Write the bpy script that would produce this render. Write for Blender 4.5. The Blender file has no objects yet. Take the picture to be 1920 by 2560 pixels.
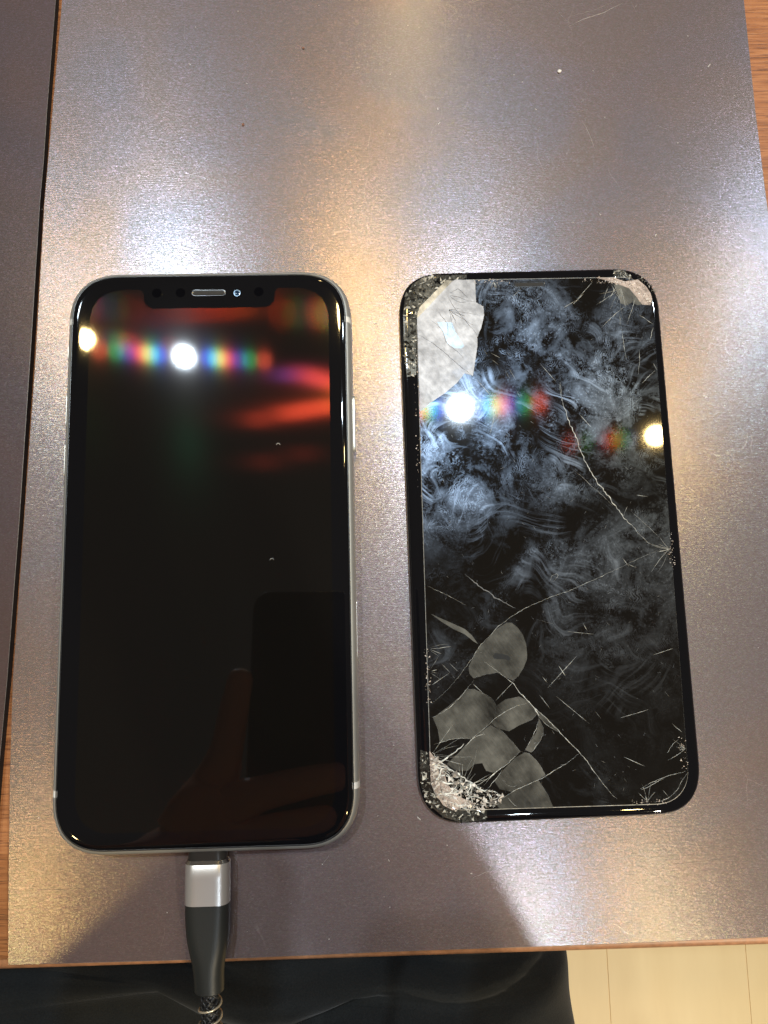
import bpy, bmesh, math, random
from mathutils import Vector, Matrix, Euler
from mathutils.geometry import tessellate_polygon

MM = 0.001
R = math.radians
scene = bpy.context.scene
COL = scene.collection

# ------------------------------------------------------------------ camera
CAM_LOC = (41.72, -17.48, 199.98)          # millimetres above the sheet
CAM_ROT = (0.1338, -0.0198, -0.0231)
cd = bpy.data.cameras.new('camera')
cam = bpy.data.objects.new('camera', cd)
COL.objects.link(cam)
cam.location = [c * MM for c in CAM_LOC]
cam.rotation_euler = CAM_ROT
cd.sensor_fit = 'VERTICAL'
cd.sensor_height = 36.0
cd.lens = 36.0 * 1842.7 / 2560.0
cd.clip_start = 0.001
cd.clip_end = 60.0
scene.camera = cam

# ------------------------------------------------------------------ room light
world = bpy.data.worlds.new('World')
scene.world = world
world.use_nodes = True
wb = world.node_tree.nodes['Background']
wb.inputs[0].default_value = (1.0, 0.86, 0.74, 1)
wb.inputs[1].default_value = 0.085

COOL = (0.76, 0.89, 1.0)
WARM = (1.0, 0.70, 0.27)
NEUT = (1.0, 0.86, 0.62)
# small ceiling spotlights, then one added floor fill: x, y, z in mm, watts, colour, radius in mm
LAMPS = [
    (-814, 830, 2000, 14.0, WARM, 30),
    (-509, 768, 2000, 60.0, COOL, 25),
    (333, 594, 2000, 74.0, COOL, 27),
    (932, 496, 2000, 16.0, WARM, 28),
    (1310, 1000, 2000, 26.0, COOL, 30),
    (-945, 960, 2000, 12.0, COOL, 45),
    (27, 897, 2000, 23.0, WARM, 45),
    (230, 2080, 2000, 12.0, WARM, 30),
    (-960, -820, 2000, 17.0, WARM, 30),
    (28, -900, 2000, 14.0, WARM, 30),
    (482, -930, 2000, 24.0, COOL, 30),
    (830, -960, 2000, 19.0, WARM, 30),
    (1000, -1800, 1500, 95.0, NEUT, 40),  # added lamp to brighten the floor, not a known ceiling light
]
for x, y, z, w, c, r in LAMPS:
    ld = bpy.data.lights.new('spotlight_or_floor_fill', 'POINT')
    ld.energy = w
    ld.color = c
    ld.shadow_soft_size = r * MM
    lo = bpy.data.objects.new('spotlight_or_floor_fill', ld)
    COL.objects.link(lo)
    lo.location = (x * MM, y * MM, z * MM)

vs = scene.view_settings
vs.view_transform = 'Standard'
vs.look = 'None'
vs.exposure = 0.0
vs.gamma = 1.0
vs.use_curve_mapping = False
scene.cycles.use_denoising = True
scene.cycles.max_bounces = 8
scene.cycles.sample_clamp_indirect = 4.0

# ------------------------------------------------------------------ helpers
def link(name, me, mat=None, parent=None, smooth=False):
    o = bpy.data.objects.new(name, me)
    COL.objects.link(o)
    if mat is not None:
        for m in (mat if isinstance(mat, (list, tuple)) else [mat]):
            me.materials.append(m)
    if parent is not None:
        o.parent = parent
    if smooth:
        for p in me.polygons:
            p.use_smooth = True
    return o

def from_bm(name, bm, mat=None, parent=None, smooth=False, sharp=None):
    bmesh.ops.recalc_face_normals(bm, faces=bm.faces)
    me = bpy.data.meshes.new(name)
    bm.to_mesh(me)
    bm.free()
    o = link(name, me, mat, parent, smooth)
    if smooth and sharp:
        me.set_sharp_from_angle(angle=R(sharp))
    return o

def thing(name, label, cat, loc=(0, 0, 0), rotz=0, group=None):
    o = bpy.data.objects.new(name, None)
    COL.objects.link(o)
    o.empty_display_size = 0.01
    o.location = [c * MM for c in loc]
    o.rotation_euler = (0, 0, rotz)
    o['label'] = label
    o['category'] = cat
    if group:
        o['group'] = group
    return o

def tag(o, label, cat, group=None):
    o['label'] = label
    o['category'] = cat
    if group:
        o['group'] = group
    return o

def rr(w, h, a, n=2.6, seg=16, cx=0, cy=0):
    """rounded rectangle outline with continuous-curvature corners, counter-clockwise"""
    pts = []
    for sx, sy, t0 in ((1, 1, 0), (-1, 1, 90), (-1, -1, 180), (1, -1, 270)):
        for i in range(seg + 1):
            t = R(t0 + 90 * i / seg)
            c, s = math.cos(t), math.sin(t)
            x = math.copysign(abs(c) ** (2 / n), c) if abs(c) > 1e-9 else 0.0
            y = math.copysign(abs(s) ** (2 / n), s) if abs(s) > 1e-9 else 0.0
            pts.append((cx + sx * (w / 2 - a) + a * x, cy + sy * (h / 2 - a) + a * y))
    return pts

def loft(rings, cap_lo=True, cap_hi=True, closed=True):
    """rings: list of lists of (x, y, z) in mm, equal counts"""
    bm = bmesh.new()
    vr = [[bm.verts.new((x * MM, y * MM, z * MM)) for x, y, z in r] for r in rings]
    n = len(rings[0])
    for a, b in zip(vr, vr[1:]):
        for i in range(n if closed else n - 1):
            j = (i + 1) % n
            bm.faces.new((a[i], a[j], b[j], b[i]))
    if cap_lo:
        bm.faces.new(list(reversed(vr[0])))
    if cap_hi:
        bm.faces.new(vr[-1])
    return bm

def rr_rings(w, h, a, prof, n=2.6, seg=16, cx=0, cy=0):
    return [[(x, y, z) for x, y in rr(w - 2 * i, h - 2 * i, max(a - i, 0.3), n, seg, cx, cy)] for i, z in prof]

def slab(pts, z0, z1, bev=0.0):
    """solid from an outline (mm), triangulated caps so concave outlines work"""
    bm = bmesh.new()
    levels = [(0, z0), (0, z1 - bev)] + ([(bev, z1)] if bev else [])
    cx = sum(p[0] for p in pts) / len(pts)
    cy = sum(p[1] for p in pts) / len(pts)
    rings = []
    for ins, z in levels:
        r = []
        for x, y in pts:
            d = math.hypot(x - cx, y - cy) or 1
            r.append(bm.verts.new(((x - (x - cx) / d * ins) * MM, (y - (y - cy) / d * ins) * MM, z * MM)))
        rings.append(r)
    n = len(pts)
    for a, b in zip(rings, rings[1:]):
        for i in range(n):
            j = (i + 1) % n
            bm.faces.new((a[i], a[j], b[j], b[i]))
    tri = tessellate_polygon([[Vector((x, y, 0)) for x, y in pts]])
    for t in tri:
        for ring in (rings[0], rings[-1]):
            try:
                bm.faces.new([ring[i] for i in t])
            except ValueError:
                pass
    return bm

def tube(bm, pts, rad, seg=6, cap=True):
    """round tube along points in mm; rad is a number or one per point"""
    P = [Vector(p) for p in pts]
    rings = []
    up = Vector((0, 0, 1))
    for i, p in enumerate(P):
        t = (P[min(i + 1, len(P) - 1)] - P[max(i - 1, 0)]).normalized()
        a = t.cross(up)
        if a.length < 1e-4:
            a = t.cross(Vector((1, 0, 0)))
        a.normalize()
        b = t.cross(a).normalized()
        r = rad[i] if isinstance(rad, (list, tuple)) else rad
        rings.append([bm.verts.new((p + (a * math.cos(k * 2 * math.pi / seg) + b * math.sin(k * 2 * math.pi / seg)) * r) * MM) for k in range(seg)])
    for u, v in zip(rings, rings[1:]):
        for k in range(seg):
            bm.faces.new((u[k], u[(k + 1) % seg], v[(k + 1) % seg], v[k]))
    if cap:
        bm.faces.new(rings[0])
        bm.faces.new(list(reversed(rings[-1])))
    return bm

def inside(p, poly):
    x, y = p
    c = False
    j = len(poly) - 1
    for i in range(len(poly)):
        xi, yi = poly[i]
        xj, yj = poly[j]
        if (yi > y) != (yj > y) and x < (xj - xi) * (y - yi) / (yj - yi) + xi:
            c = not c
        j = i
    return c

# ------------------------------------------------------------------ materials
class N:
    """small wrapper to write node trees"""
    def __init__(self, name):
        self.m = bpy.data.materials.new(name)
        self.m.use_nodes = True
        self.t = self.m.node_tree
        self.t.nodes.clear()
        self.out = self.t.nodes.new('ShaderNodeOutputMaterial')

    def n(self, kind, ins=None, **kw):
        nd = self.t.nodes.new('ShaderNode' + kind)
        for k, v in kw.items():
            setattr(nd, k, v)
        for k, v in (ins or {}).items():
            s = nd.inputs[k]
            if hasattr(v, 'is_output'):
                self.t.links.new(v, s)
            else:
                if hasattr(s.default_value, '__len__') and not hasattr(v, '__len__'):
                    v = [v] * len(s.default_value)
                if hasattr(s.default_value, '__len__') and len(s.default_value) == 4 and len(v) == 3:
                    v = (*v, 1)
                s.default_value = v
        return nd

    def math(self, op, a, b=0.0, clamp=False):
        return self.n('Math', {0: a, 1: b}, operation=op, use_clamp=clamp).outputs[0]

    def vmath(self, op, a, b=(0, 0, 0)):
        return self.n('VectorMath', {0: a, 1: b}, operation=op).outputs[0]

    def ramp(self, fac, stops):
        nd = self.n('ValToRGB', {0: fac})
        e = nd.color_ramp.elements
        while len(e) < len(stops):
            e.new(0.5)
        for el, (p, c) in zip(e, stops):
            el.position = p
            el.color = (*c, 1) if hasattr(c, '__len__') else (c, c, c, 1)
        return nd.outputs[0]

    def coord_mm(self):
        tc = self.n('TexCoord')
        return self.vmath('MULTIPLY', tc.outputs['Object'], (1000, 1000, 1000))

    def noise(self, vec, scale, detail=3.0, rough=0.5, dist=0.0):
        return self.n('TexNoise', {'Vector': vec, 'Scale': scale, 'Detail': detail, 'Roughness': rough, 'Distortion': dist})

    def mixrgb(self, f, a, b, mode='MIX'):
        nd = self.t.nodes.new('ShaderNodeMix')
        nd.data_type = 'RGBA'
        nd.blend_type = mode
        for s, v in ((nd.inputs[0], f), (nd.inputs[6], a), (nd.inputs[7], b)):
            if hasattr(v, 'is_output'):
                self.t.links.new(v, s)
            else:
                s.default_value = (*v, 1) if hasattr(v, '__len__') and len(v) == 3 else v
        return nd.outputs[2]

    def add(self, a, b):
        return self.n('AddShader', {0: a, 1: b}).outputs[0]

    def mix(self, f, a, b):
        return self.n('MixShader', {0: f, 1: a, 2: b}).outputs[0]

    def end(self, sh):
        self.t.links.new(sh, self.out.inputs[0])
        return self.m

def plain(name, col, rough=0.5, metal=0.0, spec=0.5, vary=0.0, vscale=1.0, bump=0.0, bscale=4.0):
    k = N(name)
    P = {'Roughness': rough, 'Metallic': metal, 'Specular IOR Level': spec, 'Base Color': col}
    co = k.coord_mm()
    if vary:
        nz = k.noise(co, vscale, 4).outputs['Fac']
        lo = [c * (1 - vary) for c in col]
        hi = [min(1, c * (1 + vary)) for c in col]
        P['Base Color'] = k.ramp(nz, [(0.3, lo), (0.7, hi)])
        P['Roughness'] = k.math('ADD', k.math('MULTIPLY', nz, 0.25), rough - 0.12)
    if bump:
        bz = k.noise(co, bscale, 3).outputs['Fac']
        P['Normal'] = k.n('Bump', {'Height': bz, 'Strength': 1.0, 'Distance': bump * MM}).outputs[0]
    return k.end(k.n('BsdfPrincipled', P).outputs[0])

def sheet_material(name='brushed_metallic_sheet', tone=1.0, shine=1.0):
    """scuffed metallic laminate with a fine crosswise brush and sparkling grain"""
    k = N(name)
    co = k.coord_mm()
    fine = k.noise(k.vmath('MULTIPLY', co, (0.35, 3.2, 1)), 1.0, 2, 0.6).outputs['Fac']
    grain = k.noise(co, 1.1, 3, 0.65).outputs['Fac']
    h = k.math('ADD', k.math('MULTIPLY', fine, 0.8), k.math('MULTIPLY', grain, 0.5))
    bump = k.n('Bump', {'Height': h, 'Strength': 1.0, 'Distance': 0.026 * MM}).outputs[0]
    # metal flakes pressed into the film, each with its own tilt and tint
    wob = k.vmath('MULTIPLY', k.noise(co, 1.7, 2).outputs['Color'], (0.9, 0.5, 0))
    fl = k.n('TexVoronoi', {'Vector': k.vmath('MULTIPLY', k.vmath('ADD', co, wob), (2.5, 7.0, 0)), 'Scale': 1.0}).outputs['Color']
    tilt = k.vmath('MULTIPLY', k.vmath('SUBTRACT', fl, (0.5, 0.5, 0.5)), (0.034, 0.08, 0))
    bump = k.vmath('NORMALIZE', k.vmath('ADD', bump, tilt))
    base = k.n('RGB').outputs[0]
    base.default_value = (0.40 * tone, 0.366 * tone, 0.372 * tone, 1)
    cloud = k.noise(co, 0.03, 3).outputs['Fac']
    base = k.mixrgb(k.ramp(cloud, [(0.35, 0.0), (0.7, 0.22)]), base, (0.36 * tone, 0.30 * tone, 0.31 * tone))
    flake = k.n('SeparateColor', {0: fl}).outputs[2]
    # scratches and scuffs
    sv = k.n('TexVoronoi', {'Vector': k.vmath('ADD', k.vmath('MULTIPLY', co, (0.05, 0.012, 1)), k.vmath('MULTIPLY', k.noise(co, 0.04, 2).outputs['Color'], (0.9, 0.9, 0))), 'Scale': 1.0}, feature='DISTANCE_TO_EDGE').outputs['Distance']
    scr = k.math('MULTIPLY', k.ramp(sv, [(0.0, 1.0), (0.0035, 0.0)]), k.ramp(k.noise(co, 0.06, 2).outputs['Fac'], [(0.55, 0.0), (0.68, 0.5)]))
    base = k.mixrgb(scr, base, (0.75, 0.72, 0.72))
    dull = base
    if shine < 0.5:
        dull = k.mixrgb(1.0, base, (1.0, 0.84, 0.80), 'MULTIPLY')
    base = k.mixrgb(0.12, base, fl, 'OVERLAY')
    base = k.mixrgb(1.0, base, k.ramp(flake, [(0.0, 0.84), (0.7, 0.98), (0.97, 1.32)]), 'MULTIPLY')
    # slow colour play of the film, gold to steel blue
    film = k.noise(co, 0.022, 2, 0.5, 0.6).outputs['Fac']
    base = k.mixrgb(1.0, base, k.ramp(film, [(0.36, (1.04, 0.96, 0.84)), (0.5, (1.0, 0.98, 0.97)), (0.62, (0.90, 0.97, 1.03))]), 'MULTIPLY')
    tan = k.n('CombineXYZ', {0: 1.0, 1: 0.0, 2: 0.0}).outputs[0]
    g1 = k.n('BsdfAnisotropic', {'Color': base, 'Roughness': 0.235, 'Anisotropy': 0.32, 'Normal': bump, 'Tangent': tan}).outputs[0]
    g2 = k.n('BsdfAnisotropic', {'Color': base, 'Roughness': 0.46, 'Anisotropy': 0.25, 'Normal': bump, 'Tangent': tan}).outputs[0]
    d = k.n('BsdfDiffuse', {'Color': k.mixrgb(1.0, dull, (0.80, 0.65, 0.68), 'MULTIPLY')}).outputs[0]
    bl = k.n('BsdfDiffuse', {'Color': (0, 0, 0)}).outputs[0]
    return k.end(k.mix(0.55, k.mix(1 - 0.65 * shine, g1, bl), k.mix(0.40, k.mix(0.68, g2, d), bl)))

def wood_material():
    k = N('orange_brown_wood_laminate')
    co = k.coord_mm()
    g = k.noise(k.vmath('MULTIPLY', co, (0.06, 1.1, 1)), 1.0, 5, 0.65, 0.6).outputs['Fac']
    por = k.noise(k.vmath('MULTIPLY', co, (0.12, 2.6, 1)), 1.0, 3, 0.6).outputs['Fac']
    col = k.ramp(g, [(0.3, (0.20, 0.066, 0.02)), (0.5, (0.36, 0.135, 0.045)), (0.72, (0.46, 0.2, 0.075))])
    dark = k.ramp(por, [(0.36, 1.0), (0.43, 0.0)])
    col = k.mixrgb(k.math('MULTIPLY', dark, 0.7), col, (0.08, 0.025, 0.01))
    b = k.n('Bump', {'Height': k.math('ADD', g, por), 'Strength': 1.0, 'Distance': 0.06 * MM}).outputs[0]
    return k.end(k.n('BsdfPrincipled', {'Base Color': col, 'Roughness': 0.42, 'Normal': b}).outputs[0])

def lobe(k, dx, dy, col, rough, aniso=0.0):
    """one diffraction order of the pixel grid: a mirror lobe turned by the order's angle"""
    nv = Vector((dx / 2, dy / 2, 1)).normalized()
    nn = k.n('CombineXYZ', {0: nv.x, 1: nv.y, 2: nv.z}).outputs[0]
    tan = k.n('CombineXYZ', {0: 1.0, 1: 0.0, 2: 0.0}).outputs[0]
    return k.n('BsdfAnisotropic', {'Color': col, 'Roughness': rough, 'Anisotropy': aniso, 'Normal': nn, 'Tangent': tan}).outputs[0]

def orders(k, gain, full=True):
    """grating orders of the sub-pixel rows, red bent further than blue"""
    sh = None
    L = []
    for s in (-1, 1):
        for dx, col, g in ((0.036, (0.05, 0.12, 1.0), 1.0), (0.047, (0.05, 1.0, 0.25), 0.8), (0.053, (0.9, 0.6, 0.05), 0.5), (0.060, (1.0, 0.08, 0.05), 1.1), (0.070, (0.7, 0.05, 0.35), 0.35),
                           (0.082, (0.08, 0.2, 1.0), 0.3), (0.096, (0.1, 0.9, 0.2), 0.33), (0.118, (1.0, 0.1, 0.04), 0.65)):
            L.append((s * dx, 0.0, col, g, 0.056, 0.25))
    if full:
        RED = (1.0, 0.07, 0.025)
        for dx, dy, col, g, r in ((0.244, -0.057, (0.8, 0.05, 0.1), 0.5, 0.10), (0.212, -0.047, RED, 1.0, 0.10), (0.179, -0.034, (1.0, 0.14, 0.02), 1.3, 0.10),
                                  (0.309, 0.013, RED, 0.45, 0.10), (0.266, 0.004, RED, 0.9, 0.10), (0.222, -0.004, RED, 1.2, 0.10), (0.20, -0.007, RED, 0.8, 0.09), (0.245, 0.0, RED, 0.7, 0.09), (0.195, -0.040, RED, 0.8, 0.09), (0.228, -0.052, RED, 0.6, 0.09), (0.179, -0.011, (1.0, 0.16, 0.02), 1.2, 0.10),
                                  (0.30, 0.075, RED, 0.12, 0.11), (0.24, 0.062, RED, 0.12, 0.11),
                                  (-0.15, 0.02, (0.25, 0.15, 1.0), 0.22, 0.10), (-0.20, 0.028, (0.9, 0.05, 0.25), 0.25, 0.10),
                                  (0.0, 0.12, (0.1, 0.8, 0.35), 0.35, 0.2),
                                  (0.0, -0.10, (0.1, 0.6, 0.6), 0.4, 0.17), (0.0, 0.0, (1.0, 0.85, 0.8), 0.8, 0.17)):
            L.append((dx, dy, col, g, r * 0.8, -0.52 if dx else 0.3))
    for dx, dy, col, g, r, an in L:
        c = tuple(min(1.0, v * g * gain) for v in col)
        b = lobe(k, dx, dy, c, r, an)
        sh = b if sh is None else k.add(sh, b)
    return sh

def glass_black(name, rough=0.03, base=(0.004, 0.004, 0.005), haze=0.0):
    k = N(name)
    P = {'Base Color': base, 'Roughness': rough, 'IOR': 1.5, 'Specular IOR Level': 0.5}
    return k.end(k.n('BsdfPrincipled', P).outputs[0])

def display_material():
    k = N('dark_display_behind_glass')
    p = k.n('BsdfPrincipled', {'Base Color': (0.005, 0.0045, 0.004), 'Roughness': 0.03, 'IOR': 1.5}).outputs[0]
    return k.end(k.add(p, orders(k, 0.0004)))

def smudged_material():
    """greasy, dusty, scratched protector over a dark display"""
    k = N('smudged_cracked_protector')
    co = k.coord_mm()
    # fingerprints: ridges around scattered centres
    vo = k.n('TexVoronoi', {'Vector': k.vmath('ADD', co, k.vmath('MULTIPLY', k.noise(co, 0.12, 2).outputs['Color'], (7, 7, 0))), 'Scale': 1 / 11.0, 'Randomness': 1.0})
    loc = k.vmath('SUBTRACT', k.vmath('MULTIPLY', co, (1, 1, 0)), k.vmath('MULTIPLY', vo.outputs['Position'], (1, 1, 0)))
    warp = k.vmath('MULTIPLY', k.noise(co, 0.35, 3).outputs['Color'], (5.5, 5.5, 0))
    dist = k.n('VectorMath', {0: k.vmath('ADD', k.vmath('MULTIPLY', loc, (1.0, 0.62, 0)), warp)}, operation='LENGTH').outputs['Value']
    ridge = k.math('ADD', k.math('MULTIPLY', k.math('SINE', k.math('MULTIPLY', dist, 10.5)), 0.5), 0.5)
    ridge = k.ramp(ridge, [(0.25, 0.0), (0.75, 1.0)])
    patch = k.ramp(k.noise(co, 0.075, 3, 0.55).outputs['Fac'], [(0.42, 0.0), (0.62, 1.0)])
    cell = k.ramp(k.n('SeparateColor', {0: vo.outputs['Color']}).outputs[0], [(0.25, 0.15), (0.6, 1.0)])
    brk = k.ramp(k.noise(co, 0.32, 4, 0.65).outputs['Fac'], [(0.42, 0.0), (0.6, 1.0)])
    prints = k.math('MULTIPLY', k.math('MULTIPLY', k.math('MULTIPLY', ridge, patch), cell), brk)
    # wiped streaks
    streak = None
    for ang, off in ((38, 0.0), (-52, 31.0), (8, 77.0)):
        # wipe marks curve with the hand, so the stroke field is bent
        wv = k.vmath('SUBTRACT', k.noise(k.vmath('ADD', co, (off, 3 * off, 0)), 0.035, 2).outputs['Color'], (0.5, 0.5, 0.5))
        rv = k.n('VectorRotate', {'Vector': k.vmath('ADD', co, k.vmath('MULTIPLY', wv, (32, 32, 0))), 'Angle': R(ang)}, rotation_type='Z_AXIS').outputs[0]
        rv = k.vmath('ADD', rv, (off, off, 0))
        s1 = k.ramp(k.noise(k.vmath('MULTIPLY', rv, (0.06, 0.75, 1)), 1.0, 5, 0.62, 0.2).outputs['Fac'], [(0.5, 0.0), (0.7, 1.0)])
        m1 = k.ramp(k.noise(rv, 0.07, 2).outputs['Fac'], [(0.55, 0.0), (0.66, 1.0)])
        s1 = k.math('MULTIPLY', s1, m1)
        streak = s1 if streak is None else k.math('ADD', streak, s1)
    fog = k.ramp(k.noise(co, 0.085, 6, 0.7, 0.5).outputs['Fac'], [(0.48, 0.0), (0.70, 1.0)])
    # smudge layer stronger towards the upper two thirds
    sy = k.n('SeparateXYZ', {0: co}).outputs
    up = k.n('MapRange', {0: sy[1], 1: -45.0, 2: 10.0, 3: 0.22, 4: 1.0}).outputs[0]
    grit = k.ramp(k.noise(co, 1.6, 3, 0.7).outputs['Fac'], [(0.52, 0.0), (0.7, 1.0)])
    gritm = k.math('MULTIPLY', grit, k.ramp(k.noise(co, 0.09, 3).outputs['Fac'], [(0.45, 0.0), (0.6, 1.0)]))
    sm = k.math('ADD', k.math('ADD', k.math('MULTIPLY', prints, 0.7), k.math('MULTIPLY', streak, 0.95)), k.math('ADD', k.math('MULTIPLY', fog, 0.6), k.math('MULTIPLY', gritm, 0.55)))
    big = k.ramp(k.noise(co, 0.028, 2, 0.5).outputs['Fac'], [(0.36, 0.12), (0.56, 1.0)])
    sm = k.math('MULTIPLY', k.math('MULTIPLY', sm, big), up, True)
    p = k.n('BsdfPrincipled', {'Base Color': (0.006, 0.005, 0.004), 'Roughness': 0.035, 'IOR': 1.5}).outputs[0]
    p = k.add(p, orders(k, 0.00035, False))
    g = k.n('BsdfAnisotropic', {'Color': (0.52, 0.53, 0.54), 'Roughness': 0.42}).outputs[0]
    d = k.n('BsdfDiffuse', {'Color': (0.20, 0.195, 0.19)}).outputs[0]
    g3 = k.n('BsdfAnisotropic', {'Color': (0.34, 0.48, 0.70), 'Roughness': 0.28}).outputs[0]
    grease = k.mix(0.35, k.mix(0.58, g, g3), d)
    return k.end(k.mix(k.math('MULTIPLY', sm, 0.32), p, grease))

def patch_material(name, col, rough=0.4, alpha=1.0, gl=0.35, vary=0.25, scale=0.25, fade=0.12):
    """thin air gap under the glass: reflected sheen put into its colour, over the dark display"""
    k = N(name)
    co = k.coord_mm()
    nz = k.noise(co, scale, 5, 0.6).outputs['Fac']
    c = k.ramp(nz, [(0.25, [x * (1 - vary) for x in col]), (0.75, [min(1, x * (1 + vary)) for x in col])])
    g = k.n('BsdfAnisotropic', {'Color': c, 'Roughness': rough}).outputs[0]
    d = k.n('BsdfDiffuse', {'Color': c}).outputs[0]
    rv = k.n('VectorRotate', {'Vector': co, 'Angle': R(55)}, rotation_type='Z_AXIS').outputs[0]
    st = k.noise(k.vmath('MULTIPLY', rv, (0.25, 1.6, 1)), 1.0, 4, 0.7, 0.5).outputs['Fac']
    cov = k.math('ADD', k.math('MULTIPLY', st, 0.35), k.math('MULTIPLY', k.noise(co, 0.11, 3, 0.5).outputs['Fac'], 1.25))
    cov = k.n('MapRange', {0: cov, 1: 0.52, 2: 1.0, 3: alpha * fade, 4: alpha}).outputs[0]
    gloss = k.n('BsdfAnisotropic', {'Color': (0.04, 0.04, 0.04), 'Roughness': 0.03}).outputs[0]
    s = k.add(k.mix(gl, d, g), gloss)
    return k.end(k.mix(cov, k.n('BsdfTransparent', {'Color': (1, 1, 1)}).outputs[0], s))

def shard_material(name, lo, mid, hi, rough=0.12):
    k = N(name)
    ri = k.n('NewGeometry').outputs['Random Per Island']
    c = k.ramp(ri, [(0.0, lo), (0.45, mid), (1.0, hi)])
    return k.end(k.n('BsdfPrincipled', {'Base Color': c, 'Roughness': rough, 'Specular IOR Level': 0.8}).outputs[0])

def cloth_material():
    k = N('black_trouser_cloth')
    co = k.coord_mm()
    w = k.noise(k.vmath('MULTIPLY', co, (1.0, 1.0, 1.0)), 1.4, 2).outputs['Fac']
    col = k.ramp(w, [(0.3, (0.007, 0.008, 0.0085)), (0.7, (0.015, 0.0165, 0.017))])
    b = k.n('Bump', {'Height': w, 'Distance': 0.3 * MM, 'Strength': 0.6}).outputs[0]
    return k.end(k.n('BsdfPrincipled', {'Base Color': col, 'Roughness': 0.9, 'Specular IOR Level': 0.25, 'Sheen Weight': 0.10, 'Sheen Roughness': 0.5, 'Normal': b}).outputs[0])

def floor_material():
    k = N('pale_beige_floor_tile')
    co = k.coord_mm()
    a = k.noise(k.vmath('MULTIPLY', co, (0.02, 0.004, 1)), 1.0, 4, 0.6).outputs['Fac']
    c = k.ramp(a, [(0.3, (0.78, 0.58, 0.30)), (0.7, (0.86, 0.66, 0.36))])
    return k.end(k.n('BsdfPrincipled', {'Base Color': c, 'Roughness': 0.4}).outputs[0])

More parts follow.
